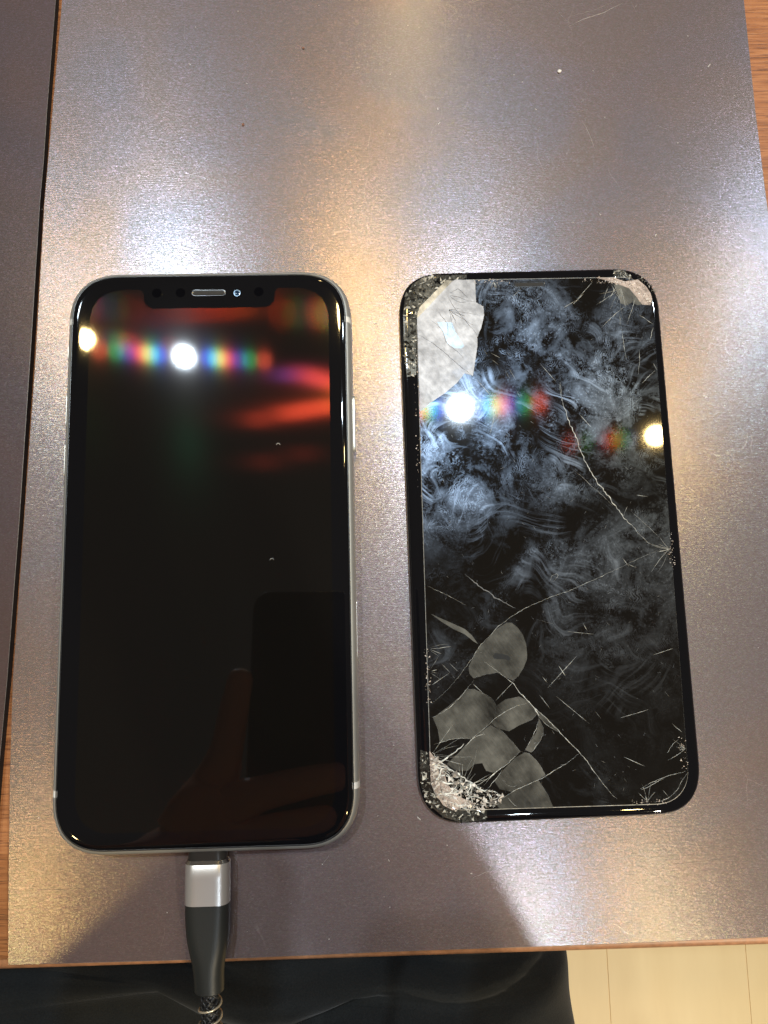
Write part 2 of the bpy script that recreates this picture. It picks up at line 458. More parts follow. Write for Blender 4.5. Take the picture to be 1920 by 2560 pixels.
M = {
    'sheet': sheet_material(),
    'sheet_dark': sheet_material('dull_metallic_sheet', 0.72, 0.10),
    'sheet_edge': plain('sheet_cut_edge', (0.42, 0.38, 0.36), 0.45, 0.3, vary=0.3, vscale=0.8),
    'sheet_core': plain('dark_sheet_underside', (0.01, 0.01, 0.012), 0.7),
    'wood': wood_material(),
    'band': plain('tan_edge_banding', (0.42, 0.20, 0.10), 0.4, vary=0.25, vscale=0.5),
    'alu': plain('matt_silver_aluminium', (0.60, 0.60, 0.565), 0.42, 0.75, bump=0.006, bscale=8),
    'band_plastic': plain('white_antenna_plastic', (0.78, 0.76, 0.72), 0.4),
    'gasket': plain('black_gasket_plastic', (0.018, 0.018, 0.02), 0.28),
    'glass': glass_black('black_cover_glass'),
    'display': display_material(),
    'lens': plain('dark_blue_lens_glass', (0.01, 0.03, 0.07), 0.06, 0.0, 0.9),
    'lens_ring': plain('lens_ring_metal', (0.10, 0.14, 0.18), 0.25, 0.9),
    'sensor': plain('dark_sensor_window', (0.002, 0.002, 0.003), 0.03, 0.0, 0.2),
    'rim': plain('grey_panel_rim', (0.10, 0.105, 0.10), 0.25),
    'slot': plain('speaker_slot_rim', (0.012, 0.012, 0.013), 0.2),
    'mesh': plain('speaker_mesh_metal', (0.028, 0.025, 0.022), 0.6, 0.0, 0.2, vary=0.5, vscale=6),
    'smudge': smudged_material(),
    'edge_glass': plain('protector_ground_edge', (0.66, 0.63, 0.57), 0.2, 0.0, 0.8, vary=0.4, vscale=0.6),
    'pale': patch_material('lifted_glass_painted_reflection', (0.38, 0.37, 0.375), 0.42, alpha=0.95, gl=0.4, vary=0.35, scale=0.5, fade=0.4),  # pale grey stands in for the bright ceiling mirrored by the lifted glass
    'grey': patch_material('olive_grey_air_gap', (0.125, 0.12, 0.105), 0.5, alpha=0.95, gl=0.3, vary=0.35, scale=0.3),
    'bevel': patch_material('broken_glass_face', (0.30, 0.27, 0.22), 0.3, gl=0.4, vary=0.4, scale=0.5),
    'bright': patch_material('lifted_glass_painted_lamp_sheen', (0.34, 0.42, 0.50), 0.40, alpha=0.9, gl=0.6, vary=0.2, scale=0.6),  # lamp sheen on this facet painted as a lighter, bluish colour
    'bed': patch_material('splintered_bezel_glass', (0.075, 0.072, 0.062), 0.3, alpha=0.75, gl=0.5, vary=0.85, scale=1.2, fade=0.0),
    'crack': plain('white_crack_edge', (0.72, 0.70, 0.64), 0.2, 0.0, 0.9, vary=0.45, vscale=0.9),
    'crack_grey': plain('grey_crack_edge', (0.22, 0.22, 0.22), 0.35, 0.0, 0.6),
    'crack_dark': plain('dark_crack_line', (0.015, 0.015, 0.015), 0.5, 0, 0.2),
    'crush': shard_material('crushed_white_glass', (0.10, 0.09, 0.08), (0.60, 0.53, 0.46), (0.85, 0.80, 0.74)),
    'dust': shard_material('pinkish_glass_dust', (0.45, 0.36, 0.30), (0.62, 0.51, 0.43), (0.80, 0.72, 0.64), 0.4),
    'dark_shards': shard_material('dark_broken_glass', (0.006, 0.006, 0.006), (0.055, 0.052, 0.045), (0.82, 0.78, 0.68), 0.08),
    'dust_bed': patch_material('packed_glass_powder', (0.46, 0.37, 0.32), 0.5, alpha=1.0, gl=0.2, vary=0.5, scale=0.9),
    'steel': plain('brushed_silver_sleeve', (0.72, 0.70, 0.68), 0.36, 0.7, bump=0.012, bscale=6),
    'chrome': plain('bright_chamfer', (0.80, 0.79, 0.76), 0.12, 1.0),
    'rubber': plain('dark_grey_moulded_rubber', (0.022, 0.024, 0.023), 0.42, bump=0.02, bscale=5),
    'collar': plain('black_plug_collar', (0.03, 0.028, 0.026), 0.3),
    'wire': plain('pale_gold_spring_wire', (0.80, 0.70, 0.52), 0.25, 0.6),
    'braid_a': plain('black_braid_thread', (0.02, 0.02, 0.021), 0.4),
    'cloth': cloth_material(),
    'skin': plain('skin', (0.88, 0.46, 0.31), 0.5),
    'shirt': plain('dark_shirt', (0.012, 0.012, 0.014), 0.9),
    'hair': plain('black_hair', (0.01, 0.008, 0.007), 0.5),
    'floor': floor_material(),
    'grout': plain('floor_joint', (0.80, 0.61, 0.33), 0.8),
    'lint': plain('white_lint', (0.75, 0.72, 0.68), 0.8),
    'speck': plain('grey_dust', (0.42, 0.39, 0.37), 0.8),
    'scuff': plain('bare_scratch', (0.50, 0.46, 0.45), 0.4, 0.3),
    'crumb': plain('brown_crumb', (0.24, 0.11, 0.07), 0.7),
    'case': plain('dark_phone_back', (0.012, 0.014, 0.02), 0.3),
}

# ------------------------------------------------------------------ setting: floor, table, sheets
fl = from_bm('floor', slab([(-1500, -1400), (1500, -1400), (1500, 900), (-1500, 900)], -760, -733), M['grout'])
fl['kind'] = 'structure'
tile_me = None
for i in range(12):
    for j in range(4):
        x0 = -1489 + 248.5 * i - 0.0 + 60
        y0 = -1380 + 560 * j
        if x0 + 247 > 1490:
            continue
        if tile_me is None:
            t = from_bm('floor_tile', slab([(0.3, 0.3), (166.3, 0.3), (166.3, 559.7), (0.3, 559.7)], -733.5, -732.0, 0.5), M['floor'], fl)
            tile_me = t.data
for i in range(17):
    for j in range(4):
        x0 = -1490 + 166.6 * i + 139.5
        y0 = -1380 + 560 * j
        if i == 0 and j == 0:
            t.location = (x0 * MM, y0 * MM, 0)
        else:
            u = t.copy()
            COL.objects.link(u)
            u.location = (x0 * MM, y0 * MM, 0)

TABLE_Z = -2.6
tb = thing('table', 'orange brown wood laminate table under the metallic sheets', 'table', (55, 250, -30))
def tp(pts):
    return [(x - 55, y - 250) for x, y in pts]
top = from_bm('tabletop', slab(tp([(-420, -103.0), (520, -103.0), (520, 520), (-420, 520)]), 2.0, 27.4), M['wood'], tb)
# rounded front edge band
prof = [(-353.0, 27.35), (-353.9, 27.3), (-354.8, 27.0), (-355.5, 26.3), (-355.8, 25.2), (-355.8, 5), (-355.2, 3), (-353.6, 2.1), (-353.0, 2.1)]
rings = [[(x, y - (0.0016 * (x + 180) if y < -353.1 else 0), z) for y, z in prof] for x in [-475 + 47.0 * i for i in range(21)]]
from_bm('edge_band', loft(rings), M['band'], tb, True, 40)

LEFT_EDGE = [(-46.5, 330), (-46.46, 165.8), (-48.0, 130), (-48.69, 114.2), (-49.26, 101.8), (-49.99, 54.1), (-51.23, 9.1), (-52.4, -33.2), (-52.1, -58.6), (-51.3, -85), (-50.54, -103.27)]
RIGHT_EDGE = [(142, -102.75), (165, -102.6), (164, -20), (161.6, 60), (160.8, 98.7), (160.1, 127.8), (159.9, 164.8), (159.6, 330)]
main_out = list(reversed([])) + LEFT_EDGE + [(-20, -103.45), (3.4, -103.55), (43.7, -103.2), (90.9, -103.15)] + RIGHT_EDGE
def sheet(name, pts, label, mat='sheet'):
    bm = slab(pts, TABLE_Z + 0.15, 0.0, 0.12)
    o = from_bm(name, bm, [M[mat], M['sheet_edge'], M['sheet_core']])
    for p in o.data.polygons:
        if p.normal.z > 0.95:
            p.material_index = 0
        elif p.normal.z > 0.2:
            p.material_index = 1
        else:
            p.material_index = 2
    return tag(o, label, 'sheet')
main_sheet = sheet('metallic_sheet', main_out, 'large scuffed purple grey metallic sheet that both phones lie on')
L2 = [(-48.4, 330), (-48.36, 165.8), (-49.6, 130), (-49.95, 114.2), (-50.51, 101.8), (-51.43, 54.1), (-52.5, 9.2), (-53.9, -33.2), (-54.9, -53.5), (-57.0, -100)]
sheet('metallic_sheet', L2 + [(-57.2, -103.0), (-300, -103.0), (-300, 330)], 'dark metallic sheet along the left edge, beyond the black gap', 'sheet_dark')

# ------------------------------------------------------------------ intact phone
GW, GH, GA = 73.4, 148.6, 13.5
ph = thing('smartphone', 'intact black smartphone with silver frame, plugged into the charging cable', 'smartphone', (0, 0, 0), 0)
fp = []
for i in range(15):
    t = R(-90 + 180 * i / 14)
    fp.append((1.7 * (1 - math.cos(t) ** 0.8) if math.cos(t) > 1e-6 else 1.7, 3.95 + 3.95 * math.sin(t)))
FW, FH, FA = GW + 2 * 1.75, GH + 2 * 1.75, GA + 1.75
fr_ = rr_rings(FW, FH, FA, fp)
fr_.append([(x, y, 7.4) for x, y in rr(GW - 0.4, GH - 0.4, GA - 0.2)])
from_bm('frame', loft(fr_, True, True), M['alu'], ph, True, 50)
gk = [(-0.32, 7.5), (-0.30, 7.95), (-0.16, 8.06), (0.02, 8.0), (0.06, 7.4)]
from_bm('gasket', loft(rr_rings(GW, GH, GA, gk), False, False), M['gasket'], ph, True, 60)
gp = [(0.08, 7.4), (0.08, 7.85)]
for i in range(1, 12):
    t = R(90 * i / 11)
    gp.append((0.08 + 1.35 * (1 - math.cos(t)), 7.85 + 0.50 * math.sin(t)))
gp += [(1.9, 8.353), (2.6, 8.355)]
gl = from_bm('cover_glass', loft(rr_rings(GW, GH, GA, gp, seg=24), True, True), M['glass'], ph, True, 60)
# display with the notch cut out
dw0, dw1, dt, db = -32.0, 32.3, 70.45, -70.2
do = rr(dw1 - dw0, dt - db, 10.0, 2.5, 14, (dw0 + dw1) / 2, (dt + db) / 2)
nx, ny, rn = 17.75, 65.0, 3.0
out = []
top_done = False
for x, y in do:
    out.append((x, y))
idx = max(range(len(out)), key=lambda i: (out[i][1], out[i][0]))
arc = lambda cx, cy, r, a0, a1, n=8: [(cx + r * math.cos(R(a0 + (a1 - a0) * i / n)), cy + r * math.sin(R(a0 + (a1 - a0) * i / n))) for i in range(n + 1)]
notch = arc(nx + 1.5, dt - 1.5, 1.5, 90, 180) + arc(nx - rn, ny + rn, rn, 0, -90) + arc(-nx + rn, ny + rn, rn, -90, -180) + arc(-nx - 1.5, dt - 1.5, 1.5, 0, 90)
half = [p for p in out]
k0 = 14  # last point of the first corner lies on the top edge
disp = half[:k0 + 1] + notch + half[k0 + 1:]
from_bm('display', slab(disp, 8.352, 8.372), M['display'], ph)
ear = from_bm('earpiece', loft(rr_rings(9.2, 1.75, 0.86, [(0, 8.352), (0, 8.40), (0.12, 8.41), (0.26, 8.375)], n=2.0, seg=8, cx=-0.15, cy=69.35)), M['slot'], ph, True, 40)
from_bm('grille', slab(rr(8.5, 1.05, 0.5, 2.0, 6, -0.15, 69.3), 8.37, 8.385), M['mesh'], ear)
fc = from_bm('front_camera', loft(rr_rings(2.5, 2.5, 1.25, [(0, 8.352), (0, 8.366), (0.25, 8.37)], n=2, seg=8, cx=7.5, cy=69.15)), M['sensor'], ph, True, 40)
from_bm('lens', loft(rr_rings(1.5, 1.5, 0.74, [(0, 8.36), (0, 8.378), (0.3, 8.44), (0.6, 8.46)], n=2, seg=8, cx=7.5, cy=69.15)), M['lens'], fc, True, 40)
from_bm('lens_ring', loft(rr_rings(1.9, 1.9, 0.94, [(0, 8.36), (0, 8.375), (0.18, 8.378)], n=2, seg=8, cx=7.5, cy=69.15)), M['lens_ring'], fc)
for sx in (-14.2, -7.8, 13.4):
    from_bm('sensor_window', loft(rr_rings(2.6, 2.6, 1.3, [(0, 8.352), (0, 8.368)], n=2, seg=8, cx=sx, cy=69.45)), M['sensor'], ph)
def band(y, side, wid=1.6):
    rings = []
    for i, z in fp:
        x = (FW / 2 - i + 0.03)
        rings.append([(side * x, y - wid / 2, z), (side * x, y + wid / 2, z), (side * (x - 0.5), y + wid / 2, z), (side * (x - 0.5), y - wid / 2, z)])
    from_bm('antenna_band', loft(rings), M['band_plastic'], ph, True, 40)
for y, s in ((61.5, 1), (-60.7, 1), (-60.7, -1), (61.8, -1)):
    band(y, s)
def button(name, y0, y1, side):
    cy, L = (y0 + y1) / 2, abs(y1 - y0)
    rings = []
    for dx, k in ((-0.3, 1), (0.38, 1), (0.5, 0.86)):
        rings.append([(side * (FW / 2 + dx), cy + a * k, 4.0 + b * k) for a, b in rr(L, 2.6, 1.28, 2, 6)])
    from_bm(name, loft(rings), M['alu'], ph, True, 40)
button('side_button', 25.4, 41.0, 1)
button('volume_button', 33.0, 43.0, -1)
button('volume_button', 19.5, 29.5, -1)
button('mute_switch', 51.5, 57.0, -1)
tray = []
for dx in (-0.2, 0.02):
    tray.append([(FW / 2 + dx, -22.0 + a, 4.0 + b) for a, b in rr(15.5, 2.3, 1.1, 2, 6)])
from_bm('sim_tray', loft(tray), M['steel'], ph)

# ------------------------------------------------------------------ charging cable
cb = thing('charging_cable', 'black and silver charging cable with a coiled spring, plugged into the intact phone', 'cable', (0, -76, 0))
def sect(w, h, y, zc, n, seg=10, x=0.0):
    a = min(w, h) / 2 * 0.999
    return [(x + px, y + 76, zc + pz) for px, pz in rr(w, h, a, n, seg)]
def bodyloft(name, L, mat, parent=cb, sharp=35):
    return from_bm(name, loft([sect(*q) for q in L]), mat, parent, True, sharp)
bodyloft('plug_collar', [(9.4, 5.0, -75.2, 4.0, 2.4), (9.6, 5.2, -76.6, 4.0, 2.4), (9.6, 5.2, -78.6, 4.0, 2.4)], M['collar'])
sl = bodyloft('metal_sleeve', [(9.8, 5.5, -77.9, 4.05, 2.6), (11.0, 6.6, -78.7, 4.05, 2.6), (11.05, 6.7, -82, 4.05, 2.6), (11.05, 6.7, -88.25, 4.05, 2.6)], M['steel'])
bodyloft('chamfer', [(9.7, 5.45, -77.86, 4.05, 2.6), (9.9, 5.6, -77.84, 4.05, 2.6), (11.0, 6.66, -78.62, 4.05, 2.6), (10.6, 6.3, -78.7, 4.05, 2.6)], M['chrome'], sl)
boot = [(10.9, 6.6, -88.2, 4.05, 2.5)]
for y, w, h, n in ((-90, 10.9, 6.7, 2.5), (-93, 10.75, 6.8, 2.4), (-96, 10.4, 6.9, 2.3), (-98.5, 9.7, 6.9, 2.2), (-100.5, 8.8, 6.8, 2.1), (-102.5, 7.95, 6.7, 2.05), (-105, 7.45, 6.6, 2), (-108, 7.3, 6.6, 2), (-108.8, 7.2, 6.5, 2), (-109.2, 6.2, 5.6, 2)):
    boot.append((w, h, y, 4.05 - 0.012 * max(0, -y - 100) ** 1.5, n, 10, 0.03 * max(0, -y - 92)))
bodyloft('strain_relief', boot, M['rubber'])
# braided cord hanging off the table
def cord_c(s):
    y = -108.0 - s * (1.0 - 0.002 * s) if s < 60 else -108 - 52.8 - (s - 60) * 0.7
    z = 3.7 - 0.010 * s ** 1.75
    return Vector((0.55 + 0.03 * s, y + 76, z))
cen = [cord_c(1.2 * i) for i in range(60)]
cordm = bmesh.new()
tube(cordm, cen, 1.75, 12)
cord = from_bm('braided_cord', cordm, M['braid_a'], cb, True)
bm = bmesh.new()
for h in range(10):
    sgn = 1 if h % 2 else -1
    pts = []
    for i in range(240):
        s = i * 0.25
        c = cord_c(s)
        t = (cord_c(s + 0.1) - c).normalized()
        a = t.cross(Vector((0, 0, 1))).normalized()
        b = t.cross(a)
        an = sgn * s * 0.62 + (h // 2) * 2 * math.pi / 5
        rr_ = 1.85 + 0.16 * math.sin(s * 0.62 * 5 + h * math.pi)
        pts.append(c + (a * math.cos(an) + b * math.sin(an)) * rr_)
    tube(bm, pts, 0.42, 5)
from_bm('braid', bm, M['braid_a'], cord, True)
bm = bmesh.new()
pts = []
for i in range(320):
    an = i * 2 * math.pi / 32
    s = 2.6 + (3.0 * an / (2 * math.pi) if an < 2 * math.pi else 3.4 * (an / (2 * math.pi)) - 0.4)
    if an < 1.4:
        s = 2.0 + 0.5 * an
    c = cord_c(s)
    t = (cord_c(s + 0.1) - c).normalized()
    a = Vector((1, 0, 0))
    b = t.cross(a).normalized()
    r = 2.75
    pts.append(c + (-a * math.cos(an + 0.5) - b * math.sin(an + 0.5)) * r)
tube(bm, pts, 0.26, 6)
from_bm('spring', bm, M['wire'], cb, True)

CRACKS = [
    (0.07, 'l', [(32.39, -5.5), (29.23, -6.57), (21.44, -9.69), (14.16, -12.81), (5.51, -16.22), (0.76, -17.55), (-3.38, -19.16), (-6.55, -20.35), (-10.73, -22.66), (-14.44, -25.22), (-16.45, -27.36), (-19.18, -29.82), (-20.96, -32.52), (-24.21, -36.41), (-23.69, -35.78), (-26.37, -38.89), (-29.55, -41.98), (-32.42, -44.08)]),
    (0.13, 'l', [(-18.26, -33.98), (-14.85, -36.59), (-12.9, -38.15), (-10.72, -39.96), (-9.57, -41.98), (-8.14, -43.51), (-6.96, -44.79), (-5.78, -46.3), (-2.91, -48.86), (-0.31, -51.64), (1.55, -53.9), (3.67, -56.17), (5.3, -57.92), (7.16, -60.17), (8.15, -62.05), (10.94, -66.09), (13.28, -69.12), (14.24, -69.89)]),
    (0.09, 'l', [(-6.96, -44.79), (-9.78, -45.42), (-12.1, -46.31), (-14.45, -47.57), (-16.66, -48.83), (-17.86, -50.0), (-20.22, -51.86), (-22.56, -53.47), (-24.14, -55.1)]),
    (0.09, 'l', [(-32.37, -54.42), (-29.84, -53.79), (-26.56, -53.19), (-23.8, -53.18), (-22.81, -53.51)]),
    (0.12, 'l', [(-24.41, -55.33), (-22.05, -53.24), (-20.76, -52.69), (-18.99, -52.39)]),
    (0.3, 'l', [(-24.62, -54.6), (-26.71, -56.45), (-28.76, -57.57), (-30.82, -58.81), (-32.1, -59.6)]),
    (0.1, 'l', [(5.03, -58.27), (1.86, -60.44), (-0.99, -61.9), (-3.85, -63.46), (-6.16, -64.45), (-9.48, -65.63), (-12.81, -67.05), (-15.12, -68.38), (-17.69, -69.94)]),
    (0.1, 'l', [(-9.97, -57.09), (-11.81, -58.47), (-13.65, -60.08), (-16.24, -61.66), (-17.8, -62.8), (-19.12, -64.18), (-19.92, -65.1)]),
    (0.1, 'l', [(-14.98, -61.47), (-16.86, -63.79), (-18.96, -65.85)]),
    (0.05, 'l', [(-9.97, -57.09), (-8.98, -57.37), (-7.75, -57.66), (-6.1, -59.41), (-4.95, -61.14), (-4.08, -63.09)]),
    (0.08, 'l', [(-4.68, -48.79), (-5.62, -51.68), (-7.3, -54.53), (-8.95, -56.89)]),
    (0.08, 'l', [(-3.9, -52.48), (-4.51, -54.16), (-5.87, -55.8), (-7.23, -57.44)]),
    (0.22, 'l', [(-5.78, -46.3), (-4.65, -48.3)]),
    (0.07, 'l', [(-4.68, -48.79), (-2.53, -50.83), (-0.36, -52.37)]),
    (0.04, 'l', [(-17.35, -49.9), (-15.16, -51.32), (-13.49, -52.84), (-11.61, -55.1), (-10.21, -56.96)]),
    (0.08, 'l', [(-32.57, -47.74), (-30.01, -46.62), (-27.42, -45.0), (-25.05, -42.88), (-22.91, -40.5), (-21.03, -38.35)]),
    (0.3, 'l', [(-32.95, -56.45), (-30.11, -59.68), (-26.96, -61.72), (-23.36, -64.25), (-20.48, -66.27), (-18.01, -66.61), (-15.1, -67.91)]),
    (0.2, 'l', [(-22.64, -64.76), (-23.5, -67.1), (-24.85, -69.18), (-23.16, -70.2)]),
    (0.15, 'l', [(-28.86, -64.99), (-26.96, -66.73), (-26.1, -69.61)]),
    (0.2, 'l', [(-19.48, -66.31), (-18.56, -67.54), (-17.89, -68.99)]),
    (0.2, 'l', [(-29.66, -66.15), (-27.27, -68.14), (-25.39, -70.11), (-23.76, -72.3)]),
    (0.1, 'l', [(-13.88, -68.43), (-12.96, -69.66), (-11.77, -70.65)]),
    (0.05, 'l', [(-14.66, -64.59), (-13.71, -65.47), (-12.23, -65.76), (-11.47, -65.43), (-11.81, -64.94)]),
    (0.18, 'l', [(6.67, 41.01), (6.84, 38.03), (7.24, 35.05), (8.19, 31.33), (9.38, 27.62), (10.59, 24.42), (11.33, 21.24), (12.33, 18.55), (13.79, 15.61), (15.02, 12.93), (17.18, 9.99), (19.3, 6.58), (21.41, 3.19), (24.02, 0.26), (26.16, -2.4), (28.13, -4.35)]),
    (0.07, 'l', [(8.84, 16.48), (11.31, 14.24), (13.51, 11.78), (16.18, 9.3), (18.81, 6.36)]),
    (0.06, 'l', [(23.88, 4.53), (26.08, 2.33), (28.7, -0.36), (30.86, -2.79)]),
    (0.06, 'l', [(21.41, 3.19), (22.81, 5.99)]),
    (0.22, 'g', [(-22.24, -10.71), (-19.74, -13.17), (-16.75, -15.4), (-14.02, -17.62), (-11.02, -19.37), (-9.17, -20.26)]),
    (0.07, 'l', [(-32.26, -13.69), (-29.82, -14.95), (-26.57, -16.6), (-24.26, -17.97), (-22.3, -19.1)]),
    (0.06, 'l', [(0.57, -13.39), (1.14, -11.98), (2.37, -11.55), (2.82, -12.04), (1.51, -13.66), (0.57, -13.39)]),
    (0.06, 'g', [(-3.65, -23.38), (-1.33, -24.28), (1.01, -24.95)]),
    (0.1, 'l', [(-11.5, 33.77), (-12.59, 29.99), (-13.41, 26.88)]),
    (0.08, 'd', [(-32.26, 56.17), (-29.58, 54.59), (-27.24, 52.85), (-24.92, 50.78), (-22.15, 48.03), (-19.53, 45.63), (-17.22, 43.57)]),
    (0.08, 'd', [(-23.19, 67.11), (-22.3, 65.21), (-21.11, 62.97), (-18.81, 60.19), (-16.99, 57.61), (-15.32, 55.38)]),
    (0.08, 'd', [(-22.69, 67.27), (-20.12, 66.69), (-17.72, 65.6), (-15.47, 65.03)]),
    (0.08, 'd', [(-22.54, 67.09), (-21.3, 65.86), (-19.7, 65.14), (-17.25, 65.25)]),
    (0.08, 'd', [(-22.5, 67.94), (-20.16, 69.17), (-17.52, 66.45)]),
    (0.08, 'd', [(-26.0, 62.59), (-24.94, 60.87), (-23.57, 58.97), (-23.51, 56.78), (-23.91, 55.1)]),
    (0.08, 'd', [(-27.9, 59.93), (-26.33, 58.71), (-25.12, 56.99), (-24.56, 55.12), (-24.29, 53.77), (-23.08, 52.23), (-21.36, 51.01), (-19.69, 48.96)]),
    (0.09, 'l', [(23.26, 69.33), (24.23, 66.9), (25.38, 64.81)]),
    (0.09, 'l', [(22.56, 68.84), (20.8, 65.1)]),
    (0.09, 'l', [(24.7, 68.78), (22.27, 64.9)]),
    (0.09, 'l', [(30.05, 65.55), (28.79, 62.16), (27.59, 59.46), (26.76, 57.28)]),
    (0.09, 'l', [(26.54, 62.73), (23.57, 60.42), (19.61, 56.79)]),
    (0.09, 'l', [(30.35, 60.16), (32.3, 58.83), (34.3, 57.24)]),
    (0.09, 'l', [(34.23, 56.4), (32.94, 52.71)]),
    (0.09, 'l', [(29.69, 49.94), (29.6, 46.92), (28.86, 42.76)]),
    (0.09, 'l', [(33.74, 43.79), (31.73, 42.18), (29.62, 40.25)]),
    (0.09, 'l', [(25.05, 60.55), (24.95, 57.16)]),
    (0.09, 'l', [(25.31, 55.45), (25.56, 50.39), (25.81, 47.36)]),
    (0.09, 'l', [(33.35, 45.98), (34.16, 43.95)]),
    (0.08, 'l', [(20.37, -67.59), (23.05, -66.26), (25.69, -65.35), (28.49, -64.45), (31.55, -64.0), (32.5, -63.6)]),
    (0.08, 'l', [(20.65, -67.88), (23.46, -66.7), (26.92, -65.11)]),
    (0.08, 'l', [(31.39, -55.57), (30.26, -56.4), (28.92, -57.8), (28.13, -58.94)]),
    (0.08, 'l', [(30.07, -51.56), (31.48, -52.94), (32.46, -53.85)]),
    (0.08, 'l', [(33.23, -63.92), (31.37, -66.01), (30.31, -67.84), (28.83, -69.21), (27.39, -70.16), (25.53, -70.8), (23.85, -71.02)]),
]
SCRATCHES = [
    [(6.27, -33.37), (-1.92, -41.28)],
    [(1.49, -35.95), (2.99, -38.36)],
    [(0.1, -43.45), (8.46, -50.88)],
    [(-4.19, -43.04), (-1.74, -46.45)],
    [(-10.41, -38.99), (-15.76, -43.97)],
    [(-21.59, -39.44), (-18.58, -42.39)],
    [(-27.41, -34.03), (-25.11, -36.34)],
    [(-32.21, -39.42), (-27.53, -36.5)],
    [(-29.44, -34.08), (-27.4, -36.38)],
    [(-3.25, -38.26), (-1.95, -39.92)],
    [(20.4, -7.91), (21.98, -10.29)],
    [(21.45, -9.58), (24.06, -10.71)],
    [(26.58, -33.83), (31.92, -32.32)],
    [(16.67, -49.63), (24.14, -47.81)],
    [(1.3, -35.61), (2.95, -38.47)],
    [(21.43, -18.61), (22.07, -19.43)],
    [(28.89, -43.33), (29.92, -44.7)],
    [(22.15, -32.76), (22.8, -31.88)],
    [(4.31, -26.92), (11.19, -27.85)],
    [(8.51, -24.8), (9.62, -27.11)],
    [(10.19, -47.73), (11.43, -49.54)],
    [(1.54, 46.84), (5.73, 41.42)],
    [(6.93, 41.29), (7.08, 37.56)],
    [(-8.25, 45.14), (-6.99, 42.51)],
    [(-7.03, 45.42), (-5.4, 42.26)],
    [(-15.38, 41.61), (-12.95, 38.35)],
    [(18.14, 70.34), (13.02, 64.9)],
    [(13.02, 64.9), (9.4, 62.86)],
    [(15.2, 66.77), (11.8, 63.54)],
    [(-2.3, 68.83), (-5.11, 66.23)],
    [(-10.25, 71.29), (-9.03, 69.22)],
    [(-9.63, 71.27), (-8.3, 69.41)],
    [(-13.58, 51.02), (-12.85, 49.44)],
    [(-11.91, 50.14), (-9.46, 48.71)],
    [(-11.81, 48.26), (-10.07, 46.86)],
    [(-5.29, 38.95), (-4.5, 37.18)],
    [(-16.31, 42.63), (-12.79, 38.33)],
    [(-5.25, 39.01), (-4.48, 37.18)],
    [(11.6, 31.97), (14.58, 28.2)],
    [(23.19, 16.76), (23.97, 16.01)],
    [(7.53, 7.79), (8.64, 8.47)],
    [(25.43, 9.01), (28.72, 8.42)],
    [(1.0, 9.31), (2.02, 8.68)],
    [(20.34, 15.4), (20.63, 14.55)],
    [(16.8, -59.52), (22.04, -62.04)],
    [(26.21, -68.1), (27.56, -69.88)],
    [(16.38, -64.84), (16.91, -65.66)],
]
